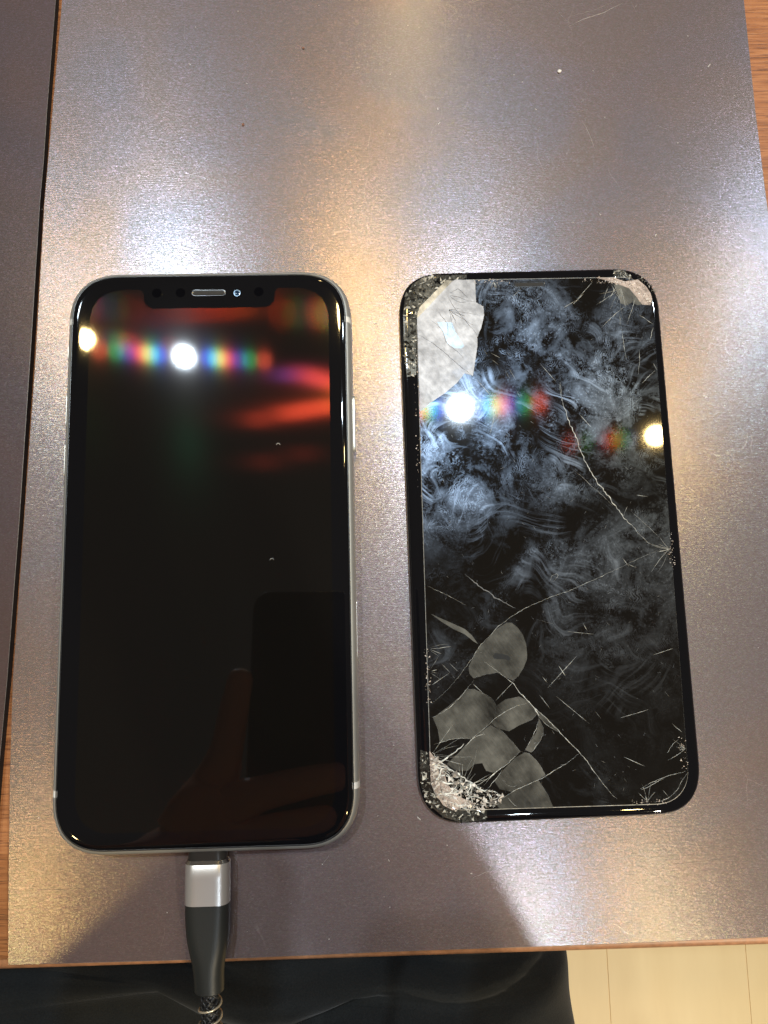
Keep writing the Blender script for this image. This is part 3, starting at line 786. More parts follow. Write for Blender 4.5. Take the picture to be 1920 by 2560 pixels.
SHAPES = {
    'pale': [(-32.04, 60.89), (-28.51, 64.52), (-21.52, 71.51), (-20.68, 71.92), (-15.14, 71.56), (-15.25, 68.44), (-15.28, 65.03), (-13.26, 63.78), (-13.21, 61.06), (-14.15, 57.7), (-15.43, 54.87), (-15.52, 52.19), (-16.34, 48.2), (-17.21, 43.74), (-19.5, 44.52), (-21.66, 41.96), (-25.35, 38.94), (-28.48, 36.95), (-32.34, 33.95)],
    'bevel': [(-31.92, 62.07), (-31.13, 64.08), (-23.3, 71.82), (-21.51, 71.6), (-28.52, 64.35), (-32.04, 60.72)],
    'blue': [(-26.46, 59.55), (-22.26, 59.27), (-21.57, 56.72), (-19.2, 52.29), (-20.2, 51.65), (-21.96, 51.87), (-23.83, 53.26), (-24.39, 55.12), (-25.26, 57.33)],
    'pick': [(-10.46, -24.08), (-11.76, -24.03), (-14.46, -25.57), (-16.96, -28.04), (-19.42, -30.04), (-20.96, -32.52), (-22.26, -34.78), (-22.42, -35.82), (-22.23, -36.94), (-21.27, -38.09), (-17.93, -37.23), (-14.86, -36.84), (-12.9, -38.03), (-10.93, -39.09), (-9.32, -37.79), (-7.94, -35.85), (-6.91, -33.65), (-6.82, -32.57), (-6.89, -29.79), (-7.68, -27.21), (-8.99, -25.3)],
    'sliver': [(-31.74, -20.99), (-29.2, -22.25), (-25.5, -24.01), (-22.96, -25.27), (-21.15, -26.96), (-19.62, -29.34), (-20.76, -28.6), (-23.03, -26.66), (-26.02, -25.16), (-29.0, -23.19)],
    'greyA': [(-32.32, -47.75), (-29.48, -45.91), (-25.57, -43.11), (-23.18, -40.79), (-21.16, -40.94), (-18.7, -42.14), (-16.74, -43.44), (-15.82, -44.95), (-16.23, -47.87), (-17.58, -49.53), (-20.22, -51.86), (-22.81, -53.46), (-26.56, -53.19), (-30.84, -53.88), (-31.2, -50.71)],
    'greyB': [(-15.84, -45.44), (-13.23, -43.82), (-9.65, -43.21), (-7.68, -44.27), (-6.04, -46.29), (-5.25, -47.79), (-6.47, -49.21), (-10.08, -50.54), (-12.68, -51.9), (-15.16, -51.2), (-17.22, -49.78), (-16.52, -48.59)],
    'greyC': [(-17.49, -50.14), (-15.17, -51.44), (-13.5, -52.96), (-11.62, -55.22), (-10.09, -56.97), (-11.81, -58.47), (-14.16, -60.3), (-17.26, -62.1), (-19.23, -61.54), (-20.12, -59.59), (-22.13, -59.75), (-23.96, -61.36), (-26.94, -61.24), (-29.35, -59.47), (-25.97, -56.72), (-24.39, -55.09), (-22.31, -53.48), (-19.7, -51.64)],
    'greyD': [(-8.98, -57.37), (-7.75, -57.71), (-6.1, -59.41), (-4.95, -61.14), (-3.96, -63.22), (-6.03, -64.33), (-4.54, -66.42), (-3.33, -68.85), (-2.41, -71.26), (-16.26, -70.95), (-17.18, -69.73), (-12.81, -67.05), (-15.99, -66.21), (-17.13, -64.26), (-14.73, -61.48), (-11.56, -58.6)],
    'shard': [(-4.69, -49.04), (-3.7, -51.27), (-3.82, -53.21), (-4.64, -54.15), (-7.23, -57.44), (-8.82, -56.77), (-5.66, -52.41)],
    'shard2': [(-5.78, -46.3), (-2.66, -48.87), (-0.06, -51.65), (0.86, -52.9), (-0.85, -52.11), (-2.77, -50.57), (-4.68, -48.79)],
    'pickhole': [(-15.91, -32.59), (-15.27, -31.81), (-13.64, -32.1), (-11.78, -32.62), (-11.16, -33.34), (-11.62, -33.97), (-13.01, -33.5), (-14.66, -33.44), (-15.7, -33.18)],
    'crush': [(-33.63, -56.0), (-30.9, -58.9), (-27.06, -61.83), (-23.2, -64.06), (-18.98, -66.13), (-14.93, -67.84), (-16.71, -70.69), (-20.14, -71.03), (-28.21, -70.88), (-30.67, -69.62), (-32.51, -66.63), (-33.56, -64.0)],
    'trcrush': [(18.97, 71.48), (22.92, 71.33), (24.08, 71.38), (27.12, 70.1), (29.45, 70.38), (30.96, 70.6), (33.1, 68.56), (34.25, 66.47), (34.59, 64.57), (33.95, 62.88), (31.66, 63.11), (30.05, 65.55), (28.27, 68.0), (25.72, 69.1), (22.83, 70.21)],
    'trgreyA': [(23.92, 69.32), (25.88, 69.09), (28.0, 68.7), (29.04, 67.29), (28.76, 63.87), (27.21, 62.97), (25.54, 63.61), (25.26, 65.33)],
    'trgreyB': [(29.05, 67.46), (29.97, 68.64), (31.45, 68.61), (31.94, 66.53), (32.0, 63.19), (30.17, 62.98), (28.93, 63.86)],
    'bezelBL': [(-35.92, -55.74), (-33.87, -56.52), (-33.79, -63.99), (-32.87, -66.61), (-30.68, -69.88), (-28.22, -71.09), (-19.45, -71.44), (-19.75, -73.82), (-26.58, -74.06), (-30.8, -72.52), (-34.76, -68.94), (-36.25, -63.89)],
    'bezelTR': [(24.25, 73.63), (27.4, 73.72), (29.52, 71.24), (28.41, 69.72), (25.74, 69.44), (24.53, 70.85)],
    'bezelTR2': [(30.65, 72.94), (32.43, 72.38), (34.39, 70.08), (35.79, 67.12), (35.07, 66.45), (33.16, 69.25), (31.11, 70.51)],
    'bezelTL': [(-36.03, 50.42), (-35.9, 62.17), (-35.06, 67.25), (-32.96, 70.95), (-29.44, 73.26), (-23.88, 73.47), (-17.33, 73.47), (-17.55, 72.27), (-23.29, 71.9), (-29.11, 65.73), (-31.67, 62.74), (-32.35, 57.86), (-32.9, 44.52), (-35.48, 44.09)],
    'smear': [(-15.94, -4.72), (-13.93, -3.11), (-10.77, -2.49), (-7.19, -3.09), (-4.65, -4.86), (-5.05, -7.48), (-8.0, -8.58), (-12.32, -8.67), (-14.65, -7.4)],
}
# ------------------------------------------------------------------ cracked screen
pn = thing('cracked_screen', 'black cracked and smudged phone screen with a crushed lower left corner', 'phone screen', (89.46, 2.85, 0), 0.0118)
PW, PH = 73.5, 148.9
from_bm('back_plate', loft(rr_rings(PW - 1.6, PH - 1.6, 12.8, [(0.3, 0.25), (0, 0.6), (0, 2.2)])), M['collar'], pn, True, 40)
pp = [(0.45, 1.3), (0.05, 1.6), (0.0, 1.95), (0.02, 2.1), (0.14, 2.16)]
for i in range(1, 10):
    t = R(90 * i / 9)
    pp.append((0.14 + 1.9 * (1 - math.cos(t)), 2.16 + 0.86 * math.sin(t)))
pp += [(2.6, 3.022), (3.4, 3.024)]
from_bm('bezel', loft(rr_rings(PW, PH, 13.5, pp, seg=24)), M['glass'], pn, True, 60)
lip = [(0.03, 1.75), (-0.07, 1.85), (-0.07, 2.0), (0.05, 2.1), (0.2, 2.0)]
from_bm('rim', loft(rr_rings(PW, PH, 13.5, lip), False, False), M['rim'], pn, True, 60)
# protector with its top left corner broken away
po = rr(66.9, 143.2, 9.0, 2.2, 12, 0.0, 0.0)
ca, sa = math.cos(-0.0105), math.sin(-0.0105)
po = [(0.52 + ca * x - sa * y, 0.2 + sa * x + ca * y) for x, y in po]
q1, q2 = (-32.3, 58.8), (-19.6, 71.9)
def keep(p):
    return (q2[0] - q1[0]) * (p[1] - q1[1]) - (q2[1] - q1[1]) * (p[0] - q1[0]) < 0
pk = []
for i, p in enumerate(po):
    q = po[(i + 1) % len(po)]
    if keep(p):
        pk.append(p)
        if not keep(q):
            for t in (0.0, 0.18, 0.33, 0.52, 0.7, 0.86, 1.0):
                pk.append((q2[0] + (q1[0] - q2[0]) * t + (0.35 if 0 < t < 1 else 0) * math.sin(t * 40), q2[1] + (q1[1] - q2[1]) * t))
PTOP = 3.45
pr = from_bm('screen_protector', slab(pk, 3.03, PTOP, 0.22), [M['smudge'], M['edge_glass']], pn)
for p in pr.data.polygons:
    p.material_index = 0 if p.normal.z > 0.98 else 1
from_bm('earpiece', loft(rr_rings(9.0, 1.7, 0.8, [(0, PTOP - 0.1), (0, PTOP + 0.03), (0.15, PTOP + 0.035), (0.3, PTOP - 0.02)], n=2.2, seg=8, cx=0.1, cy=70.0)), M['slot'], pn)
from_bm('grille', slab(rr(8.2, 1.0, 0.4, 2.0, 6, 0.1, 69.95), PTOP - 0.05, PTOP + 0.012), M['mesh'], pn)

rng = random.Random(7)
def jag(pts, amp, step):
    out = []
    n = len(pts)
    for i in range(n - 1):
        a, b = Vector(pts[i]), Vector(pts[i + 1])
        L = (b - a).length
        m = max(1, int(L / step))
        d = (b - a).normalized() if L > 0 else Vector((1, 0))
        nrm = Vector((-d.y, d.x))
        for j in range(m):
            p = a + (b - a) * (j / m)
            if j:
                p = p + nrm * rng.uniform(-amp, amp)
            out.append((p.x, p.y))
    out.append(tuple(pts[-1]))
    return out

def ribbon(pts, w, z, taper=True):
    """low ridge of glass along a line: triangular section, uneven width"""
    bm = bmesh.new()
    n = len(pts)
    rows = []
    for i in range(n):
        a, b = Vector(pts[max(i - 1, 0)]), Vector(pts[min(i + 1, n - 1)])
        d = (b - a)
        d = d.normalized() if d.length else Vector((1, 0))
        nr = Vector((-d.y, d.x))
        k = w * rng.uniform(0.55, 1.25)
        if taper:
            k *= min(1.0, 0.3 + 1.4 * min(i, n - 1 - i) / max(1, n - 1) * 2)
        p = Vector(pts[i])
        rows.append([bm.verts.new(((p.x + nr.x * s * k) * MM, (p.y + nr.y * s * k) * MM, (z + hz) * MM)) for s, hz in ((-1, -0.02), (0, 0.03 + 0.25 * k), (1, -0.02))])
    for u, v in zip(rows, rows[1:]):
        bm.faces.new((u[0], u[1], v[1], v[0]))
        bm.faces.new((u[1], u[2], v[2], v[1]))
    return bm

KM = {'l': 'crack', 'g': 'crack_grey', 'd': 'crack_dark'}
for w, t, pts in CRACKS:
    from_bm('crack', ribbon(jag(pts, 0.10 if w < 0.15 else 0.22, 0.6), w * 0.62, PTOP + (0.03 if t == 'd' else 0.01)), M[KM[t]], pn)
# finer cracks running out from the places where the glass was struck
for (ix, iy), n, a0, a1, lo, hi, kind in (((-33, -57), 9, -60, 70, 3, 11, 'l'), ((-26, -66), 12, 0, 95, 3, 13, 'l'), ((33.4, -6), 9, 130, 245, 2.5, 9, 'l'),
                                          ((26, 68), 10, 190, 290, 3, 10, 'l'), ((-23, 63), 9, -80, 5, 3, 10, 'd'), ((33, -58), 5, 130, 230, 2, 6, 'l'),
                                          ((-33, -36), 5, -50, 50, 2, 6, 'l'), ((22, -70.8), 5, 50, 140, 1.5, 5, 'l'), ((-33, -30), 4, -50, 20, 2, 7, 'l'), ((-10, 71), 5, 220, 320, 1.5, 5, 'l')):
    for i in range(n):
        a = R(a0 + (a1 - a0) * (i + rng.random()) / n)
        L = rng.uniform(lo, hi)
        bend = rng.uniform(-0.05, 0.05)
        pts, x, y = [], ix, iy
        while L > 0:
            pts.append((x, y))
            x, y, a, L = x + math.cos(a) * 0.8, y + math.sin(a) * 0.8, a + bend + rng.uniform(-0.09, 0.09), L - 0.8
        pts = [p for p in pts if -33 < p[0] < 33.6 and -71 < p[1] < 71.3]
        if len(pts) > 2:
            from_bm('crack', ribbon(jag(pts, 0.05, 0.5), rng.uniform(0.022, 0.055), PTOP + (0.03 if kind == 'd' else 0.012)), M[KM[kind]], pn)
for pts in SCRATCHES:
    from_bm('scratch', ribbon(jag(pts, 0.015, 1.0), 0.055, PTOP + 0.01), M['crack'], pn)
bm = bmesh.new()
for i in range(230):
    x, y = rng.uniform(-31, 32), rng.uniform(-68, 69)
    L, a = rng.uniform(0.3, 1.5), rng.choice((0.9, -0.7, 1.2, 0.3, -1.1)) + rng.uniform(-0.35, 0.35)
    w = rng.uniform(0.012, 0.03)
    dx, dy = math.cos(a) * L / 2, math.sin(a) * L / 2
    nx_, ny_ = -math.sin(a) * w, math.cos(a) * w
    z = (PTOP + 0.012) * MM
    v = [bm.verts.new(((x + px) * MM, (y + py) * MM, z)) for px, py in ((-dx, -dy), (nx_, ny_), (dx, dy), (-nx_, -ny_))]
    bm.faces.new(v)
o = from_bm('hairline_scratches', bm, M['crack_grey'], pn)
o['kind'] = 'stuff'

def plate(name, key, mat, z0=PTOP - 0.01, z1=PTOP + 0.006):
    return from_bm(name, slab(SHAPES[key], z0, z1), M[mat], pn)
plate('lifted_glass', 'pale', 'pale')
plate('lifted_glass', 'blue', 'bright', PTOP, PTOP + 0.02)
plate('broken_edge', 'bevel', 'bevel', PTOP, PTOP + 0.03)
for key in ('greyA', 'greyB', 'greyC', 'greyD', 'shard', 'shard2', 'sliver', 'trgreyA', 'trgreyB'):
    plate('air_gap', key, 'grey')
pick = plate('air_gap', 'pick', 'grey')
for key, a, c in (('greyA', 0, 9), ('greyB', 1, 8), ('greyC', 1, 8), ('greyD', 0, 9), ('pick', 8, 16), ('shard', 0, 6), ('pale', 4, 15)):
    from_bm('crack', ribbon(jag(SHAPES[key][a:c], 0.09, 0.45), 0.035, PTOP + 0.012), M['crack_grey'], pn)
from_bm('chip', slab(SHAPES['pickhole'], PTOP, PTOP + 0.012), M['crack_dark'], pick)
SHAPES['bed'] = SHAPES['crush'][-3:] + SHAPES['crush'][:1] + [(-30.6, -60.0), (-29.3, -64.5), (-26.8, -67.6), (-22.0, -69.6)] + SHAPES['crush'][-4:-3]
plate('powder_bed', 'bed', 'dust_bed', PTOP - 0.02, PTOP + 0.03)
plate('powder_bed', 'trcrush', 'dust_bed', PTOP - 0.02, PTOP + 0.03)

def shards(name, key, count, lo, hi, z, lift, mat, flat=0.35):
    poly = SHAPES[key]
    xs, ys = [p[0] for p in poly], [p[1] for p in poly]
    bm = bmesh.new()
    made = 0
    while made < count:
        p = (rng.uniform(min(xs), max(xs)), rng.uniform(min(ys), max(ys)))
        if not inside(p, poly):
            continue
        made += 1
        s = lo + (hi - lo) * rng.random() ** 2.2
        e = Euler((rng.uniform(-flat, flat), rng.uniform(-flat, flat), rng.uniform(0, 6.28))).to_matrix()
        base = [Vector((math.cos(a) * s * rng.uniform(0.5, 1.3), math.sin(a) * s * rng.uniform(0.3, 1.0), 0)) for a in (0.2, 2.1, 4.0)]
        tip = Vector((rng.uniform(-0.4, 0.4) * s, rng.uniform(-0.4, 0.4) * s, rng.uniform(0.15, 0.55) * s))
        o = Vector((p[0], p[1], z + rng.random() * lift))
        v = [bm.verts.new((e @ q + o) * MM) for q in base + [tip]]
        for f in ((0, 1, 3), (1, 2, 3), (2, 0, 3), (0, 2, 1)):
            bm.faces.new([v[i] for i in f])
    o = from_bm(name, bm, M[mat], pn)
    o['kind'] = 'stuff'
    return o
shards('glass_shards', 'crush', 240, 0.12, 1.3, PTOP, 0.35, 'crush', 0.7)
shards('glass_dust', 'crush', 260, 0.06, 0.22, PTOP, 0.2, 'dust', 0.7)
shards('glass_dust', 'bed', 420, 0.08, 0.32, PTOP, 0.2, 'dust', 0.7)
# splintered web inside the crushed corner
cp = SHAPES['crush']
web = bmesh.new()
for i in range(95):
    while True:
        p = (rng.uniform(-33, -14), rng.uniform(-71, -54))
        if inside(p, cp):
            break
    a = rng.choice((-0.55, 0.75, 1.3, -1.0, 2.3)) + rng.uniform(-0.35, 0.35)
    L = rng.uniform(0.8, 7.0)
    pts = [(p[0] + math.cos(a + 0.12 * j) * L * j / 5, p[1] + math.sin(a + 0.12 * j) * L * j / 5) for j in range(6)]
    pts = [q for q in pts if inside(q, cp)]
    if len(pts) < 3:
        continue
    tmp = ribbon(jag(pts, 0.12, 0.5), 0.02 + 0.2 * rng.random() ** 3, PTOP + 0.03 + rng.random() * 0.25)
    me_ = bpy.data.meshes.new('web')
    tmp.to_mesh(me_)
    tmp.free()
    web.from_mesh(me_)
    bpy.data.meshes.remove(me_)
o = from_bm('splinters', web, M['crack'], pn)
o['kind'] = 'stuff'
shards('glass_shards', 'trcrush', 150, 0.1, 0.6, PTOP, 0.2, 'dust', 0.5)
shards('glass_shards', 'bezelBL', 230, 0.15, 1.0, 2.9, 0.3, 'dark_shards', 0.9)
shards('glass_shards', 'bezelTR', 110, 0.12, 0.7, 2.95, 0.4, 'dark_shards', 0.9)
shards('glass_shards', 'bezelTR2', 70, 0.1, 0.5, 2.8, 0.3, 'dark_shards', 0.9)
shards('glass_shards', 'bezelTL', 230, 0.15, 1.3, 2.9, 0.35, 'dark_shards', 0.7)
for key in ('bezelTL', 'bezelBL', 'bezelTR'):
    plate('splintered_glass', key, 'bed', 2.9, 3.04)
    xs_ = [p[0] for p in SHAPES[key]]
    ys_ = [p[1] for p in SHAPES[key]]
    for i in range(26):
        p = (rng.uniform(min(xs_), max(xs_)), rng.uniform(min(ys_), max(ys_)))
        if not inside(p, SHAPES[key]):
            continue
        a = rng.uniform(0, 6.28)
        L = rng.uniform(0.8, 3.2)
        pts = [(p[0] + math.cos(a) * L * j / 4, p[1] + math.sin(a) * L * j / 4) for j in range(5)]
        pts = [q for q in pts if inside(q, SHAPES[key])]
        if len(pts) > 2:
            from_bm('splinter', ribbon(jag(pts, 0.1, 0.4), rng.uniform(0.03, 0.1), 3.06), M['crack'], pn)
# chips along the edge of the protector
SHAPES['chipsA'] = [(-33.9, -30), (-32.4, -30), (-32.6, -44), (-34.1, -44)]
SHAPES['chipsB'] = [(33.3, -1), (34.6, -1), (34.5, -14), (32.6, -8)]
SHAPES['chipsC'] = [(18, -70.2), (27, -70.2), (27, -71.6), (18, -71.6)]
SHAPES['chipsD'] = [(31.2, -55), (33.4, -55), (33.4, -63), (31.2, -63)]
SHAPES['chipsE'] = [(-16, 70.2), (-5, 70.4), (-5, 71.7), (-16, 71.9)]
SHAPES['chipsF'] = [(-33.6, 56), (-31.6, 56), (-32.6, 10), (-33.9, 10)]
SHAPES['chipsG'] = [(15, 70.3), (30, 68.5), (31, 70), (16, 71.9)]
for kx, cnt in (('chipsF', 50), ('chipsG', 90), ('chipsA', 60), ('chipsB', 40), ('chipsC', 60), ('chipsD', 36), ('chipsE', 60)):
    shards('glass_chips', kx, cnt, 0.08, 0.4, PTOP - 0.05, 0.08, 'dust', 0.6)

# ------------------------------------------------------------------ person and the phone that takes the picture
cr = Euler(CAM_ROT).to_matrix()
def cl(x, y, z):
    """from the held phone's own axes (mm from its lens) to the room"""
    return Vector(CAM_LOC) + cr @ Vector((x, y, z))
hp = thing('smartphone', 'dark smartphone held flat above the table, seen only as a reflection', 'smartphone')
hp.location = [c * MM for c in CAM_LOC]
hp.rotation_euler = CAM_ROT
bp = [(1.2, 3.0), (0.3, 3.6), (0, 5), (0, 9), (0.3, 10.4), (1.2, 11)]
from_bm('body', loft(rr_rings(71.5, 147, 12, bp, cx=-24.5, cy=-62.5, seg=10)), M['case'], hp, True, 40)
bmr = loft(rr_rings(9, 9, 4.4, [(0, 3.2), (0, 2.2), (1.0, 2.0), (3.4, 2.0)], n=2, seg=8, cx=0, cy=-16))
from_bm('camera_lens', bmr, M['lens'], hp)

ps = thing('person', 'person in black trousers seated at the table, holding the phone above it', 'person', (-60, -420, -730))
base = Vector((-60, -420, -730))
def skinmesh(nodes, edges, root):
    me = bpy.data.meshes.new('body')
    names = list(nodes)
    me.from_pydata([(Vector(nodes[n][0]) - base) * MM for n in names], [(names.index(a), names.index(b)) for a, b in edges], [])
    o = bpy.data.objects.new('body', me)
    COL.objects.link(o)
    md = o.modifiers.new('Skin', 'SKIN')
    md.use_smooth_shade = True
    for i, n in enumerate(names):
        sv = me.skin_vertices[0].data[i]
        r = nodes[n][1]
        sv.radius = ((r[0] if isinstance(r, tuple) else r) * MM, (r[1] if isinstance(r, tuple) else r) * MM)
        sv.use_root = (n == root)
    sb = o.modifiers.new('Sub', 'SUBSURF')
    sb.levels = sb.render_levels = 2
    dg = bpy.context.evaluated_depsgraph_get()
    res = bpy.data.meshes.new_from_object(o.evaluated_get(dg))
    bpy.data.objects.remove(o)
    return res
nd = {
    'pelvis': ((-60, -530, -230), 150), 'waist': ((-50, -540, -60), 130), 'chest': ((-30, -545, 200), 140),
    'collar': ((-10, -460, 370), 90), 'neck': ((0, -370, 450), 55), 'jaw': ((6, -290, 490), 60), 'head': ((10, -240, 545), 80), 'crown': ((10, -215, 600), 60),
    'shl': ((-200, -530, 320), 58), 'ell': ((-270, -330, 10), 42), 'wrl': (tuple(cl(-112, -146, -6)), 26), 'pal': (tuple(cl(-92, -118, -2)), (20, 14)),
    'pal2': (tuple(cl(-80, -100, 0)), (18, 12)),
    'i1': (tuple(cl(-70, -70, 2)), 9), 'i2': (tuple(cl(-67, -46, 4)), 8), 'i3': (tuple(cl(-64, -28, 6)), 7),
    'm1': (tuple(cl(-56, -88, -6)), 9), 'm2': (tuple(cl(-30, -82, -7)), 8), 'm3': (tuple(cl(-8, -79, -5)), 7),
    'r1': (tuple(cl(-58, -106, -7)), 9), 'r2': (tuple(cl(-34, -101, -8)), 8), 'r3': (tuple(cl(-14, -98, -6)), 7),
    'p1': (tuple(cl(-64, -124, -6)), 8), 'p2': (tuple(cl(-46, -119, -7)), 7), 'p3': (tuple(cl(-32, -116, -6)), 6),
    't1': (tuple(cl(-72, -108, 16)), 11), 't2': (tuple(cl(-48, -92, 22)), 9), 't3': (tuple(cl(-32, -76, 22)), 8),
    'shr': ((180, -540, 320), 58), 'elr': ((185, -400, 60), 42), 'wrr': (tuple(cl(50, -150, -4)), 25), 'har': (tuple(cl(34, -122, -1)), (19, 14)),
    'ri1': (tuple(cl(22, -92, -3)), 9), 'ri2': (tuple(cl(18, -68, -2)), 8), 'ri3': (tuple(cl(16, -50, 2)), 7),
    'rm1': (tuple(cl(14, -112, -6)), 9), 'rm2': (tuple(cl(-2, -106, -7)), 8),
    'rt1': (tuple(cl(20, -118, 18)), 10), 'rt2': (tuple(cl(2, -98, 22)), 9),
}
ed = [('pelvis', 'waist'), ('waist', 'chest'), ('chest', 'collar'), ('collar', 'neck'), ('neck', 'jaw'), ('jaw', 'head'), ('head', 'crown'),
      ('collar', 'shl'), ('shl', 'ell'), ('ell', 'wrl'), ('wrl', 'pal'), ('pal', 'pal2'), ('pal2', 'i1'), ('i1', 'i2'), ('i2', 'i3'), ('pal2', 'm1'), ('m1', 'm2'), ('m2', 'm3'),
      ('pal2', 'r1'), ('r1', 'r2'), ('r2', 'r3'), ('pal', 'p1'), ('p1', 'p2'), ('p2', 'p3'), ('pal', 't1'), ('t1', 't2'), ('t2', 't3'),
      ('collar', 'shr'), ('shr', 'elr'), ('elr', 'wrr'), ('wrr', 'har'), ('har', 'ri1'), ('ri1', 'ri2'), ('ri2', 'ri3'), ('har', 'rm1'), ('rm1', 'rm2'), ('har', 'rt1'), ('rt1', 'rt2')]
bme = skinmesh(nd, ed, 'pelvis')
bme.materials.clear()
bo = link('body', bme, [M['shirt'], M['skin']], ps, True)
wrist = (Vector(nd['wrl'][0]) - base) * MM
for p in bme.polygons:
    c = p.center
    near_hand = (c - (Vector(nd['pal2'][0]) - base) * MM).length < 0.115
    face = c.z > (450 + 730) * MM and c.y > -0.0
    rh = (c - (Vector(nd['har'][0]) - base) * MM).length < 0.085
    p.material_index = 1 if (near_hand or face or rh) else 0
# hair cap
bm = bmesh.new()
bmesh.ops.create_icosphere(bm, subdivisions=3, radius=0.096)
for v in bm.verts:
    v.co.x *= 0.9
    v.co.z *= 1.15
    v.co += (Vector((10, -245, 570)) - base) * MM
from_bm('hair', bm, M['hair'], ps, True)
# trousers: two thighs under a loose waist, with folds
rings = []
NX = 110
for j in range(180):
    y = -500 + 3.1 * j
    ring = []
    for i in range(NX):
        a = 2 * math.pi * i / NX
        u = math.cos(a)
        xw = -100 + (248 if u > 0 else 260) * math.copysign(abs(u) ** 0.55, u)
        v = math.sin(a)
        hgt = 92 * math.copysign(abs(v) ** 0.62, v)
        z = -262 + hgt
        if v > 0:
            z -= 26 * math.exp(-((xw + 90) / 55.0) ** 2) * min(1.0, max(0.0, (y + 330) / 160))
            z += 11.0 * math.sin(0.055 * y + 0.010 * xw + 1.4 * math.sin(0.012 * xw)) + 6.0 * math.sin(0.13 * y - 0.022 * xw + 0.8 * math.sin(0.03 * xw + 2)) + 5.0 * math.sin(0.05 * xw + 0.02 * y)
        if v > 0.2:
            for yc, sl, x0, x1, dep in ((-188, 0.07, -150, -35, 13), (-203, -0.05, -120, 30, 9), (-193, 0.03, 40, 150, 12), (-212, 0.09, 20, 150, 14), (-180, -0.12, -40, 60, 8)):
                if x0 - 25 < xw < x1 + 25:
                    fade = min(1.0, (xw - x0 + 25) / 25, (x1 + 25 - xw) / 25)
                    z -= dep * fade * math.exp(-((y - yc - sl * (xw - x0) - 4 * math.sin(xw * 0.05)) / 5.0) ** 2)
        xw += 1.2 * math.sin(0.05 * y) * abs(u)
        ring.append((xw - base.x, y - base.y, z - base.z))
    rings.append(ring)
from_bm('trousers', loft(rings), M['cloth'], ps, True)

# ------------------------------------------------------------------ dust, lint and crumbs
def fibre(name, pts, w, mat, label, z=0.0):
    bm = bmesh.new()
    tube(bm, [(x - pts[0][0], y - pts[0][1], w + 0.35 * w * math.sin(i * 1.3)) for i, (x, y) in enumerate(pts)], w, 5)
    o = from_bm(name, bm, M[mat], None, True)
    o.location = (pts[0][0] * MM, pts[0][1] * MM, z * MM)
    return tag(o, label, 'lint' if mat == 'lint' else 'crumb')
fibre('lint_fibre', [(18.0, 26.8), (18.3, 27.15), (18.8, 27.1), (19.0, 26.7)], 0.05, 'lint', 'curled white lint fibre on the intact phone, upper of two', 8.37)
fibre('lint_fibre', [(16.2, -3.8), (16.5, -3.35), (17.0, -3.3), (17.2, -3.7)], 0.05, 'lint', 'curled white lint fibre on the intact phone, lower of two', 8.37)
fibre('lint_fibre', [(126.9, 88.4), (127.1, 88.9), (127.3, 89.1)], 0.13, 'lint', 'white fleck on the metallic sheet above the cracked screen', 0)
def crumb(x, y, s, mat, label, seed):
    bm = bmesh.new()
    bmesh.ops.create_icosphere(bm, subdivisions=2, radius=s * MM)
    r2 = random.Random(seed)
    for v in bm.verts:
        v.co *= r2.uniform(0.75, 1.2)
        v.co.z = v.co.z * 0.7 + s * 0.6 * MM
    o = from_bm('crumb', bm, M[mat], None)
    o.location = (x * MM, y * MM, 0)
    return tag(o, label, 'crumb')
crumb(101.8, 141.1, 0.55, 'lint', 'pale grey crumb near the top of the metallic sheet', 3)
crumb(25.4, 149.4, 0.35, 'crumb', 'tiny brown crumb at the top middle of the metallic sheet', 4)
crumb(7.6, 124.7, 0.4, 'crumb', 'small reddish crumb above the intact phone', 5)
bm = bmesh.new()
rg = random.Random(21)
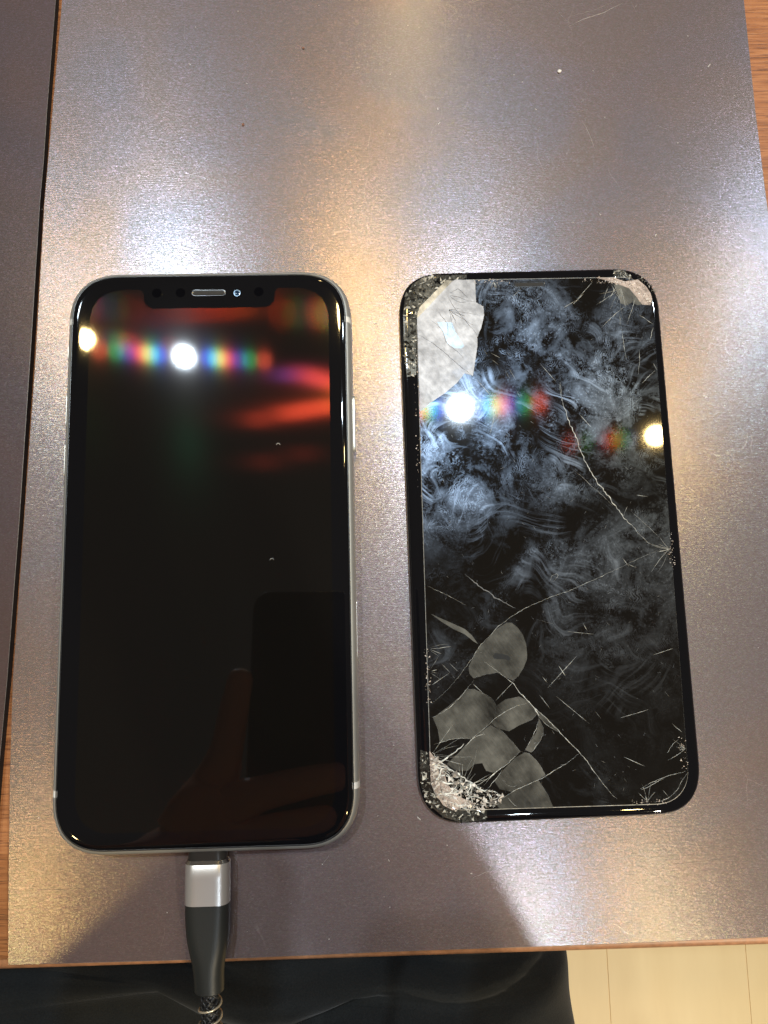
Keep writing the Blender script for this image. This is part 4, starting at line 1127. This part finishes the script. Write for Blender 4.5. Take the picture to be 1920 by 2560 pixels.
for i in range(300):
    x, y = rg.uniform(-50, 158), rg.uniform(-102, 165)
    s, a = 0.05 + 0.16 * rg.random() ** 3, rg.uniform(0, 6.28)
    L = s * rg.uniform(1, 4) if rg.random() < 0.4 else s
    c, sn = math.cos(a), math.sin(a)
    pts = [(-L, -s), (L, -s * 0.6), (L * 0.7, s), (-L * 0.8, s * 0.7)]
    lo = [bm.verts.new(((x + c * u - sn * v) * MM, (y + sn * u + c * v) * MM, 0.004 * MM)) for u, v in pts]
    tp_ = bm.verts.new((x * MM, y * MM, (0.03 + s * 0.5) * MM))
    for q in range(4):
        bm.faces.new((lo[q], lo[(q + 1) % 4], tp_))
ds = from_bm('dust_specks', bm, M['speck'])
ds['kind'] = 'stuff'
ds['label'] = 'fine pale dust specks scattered over the metallic sheet'

# scratches in the film of the large sheet
for pts, w in (([(105.5, 156.2), (110, 158.6), (116, 160.6), (122.9, 164.3)], 0.16), ([(106, 159.6), (113, 161.4), (121, 165)], 0.07), ([(99.1, 165.1), (103, 160.6), (106, 157)], 0.05),
               ([(93.1, 130.1), (95, 133), (98, 135.6), (101.2, 136.5)], 0.06), ([(107.7, 125.4), (109.6, 121), (111.3, 115.1)], 0.14), ([(108.6, 122), (109, 126.5)], 0.06),
               ([(116, 127), (122, 128.6), (130, 131.6), (138.9, 132.4)], 0.05), ([(116.1, 98.1), (124, 103.6), (131.1, 109.9)], 0.05), ([(101, 127.6), (106, 128), (110, 129)], 0.05),
               ([(94, 121), (95.4, 124.4)], 0.09), ([(128, 128), (130, 123.6), (134, 121.5)], 0.05), ([(125, 165), (127.4, 158)], 0.05), ([(118.8, -84.2), (126, -83.9), (135.7, -82.7)], 0.04),
               ([(67, -86), (71, -84.6), (75.5, -83.6)], 0.12), ([(-47, -88), (-43, -85.4), (-38, -85.8), (-33, -85.6)], 0.05), ([(28, -82), (30.5, -79)], 0.05), ([(133, 55), (141, 53.6)], 0.04), ([(84, 118), (86, 112)], 0.04)):
    from_bm('scratch', ribbon(jag(pts, 0.08, 0.8), w * 0.5, 0.012), M['scuff'], main_sheet)
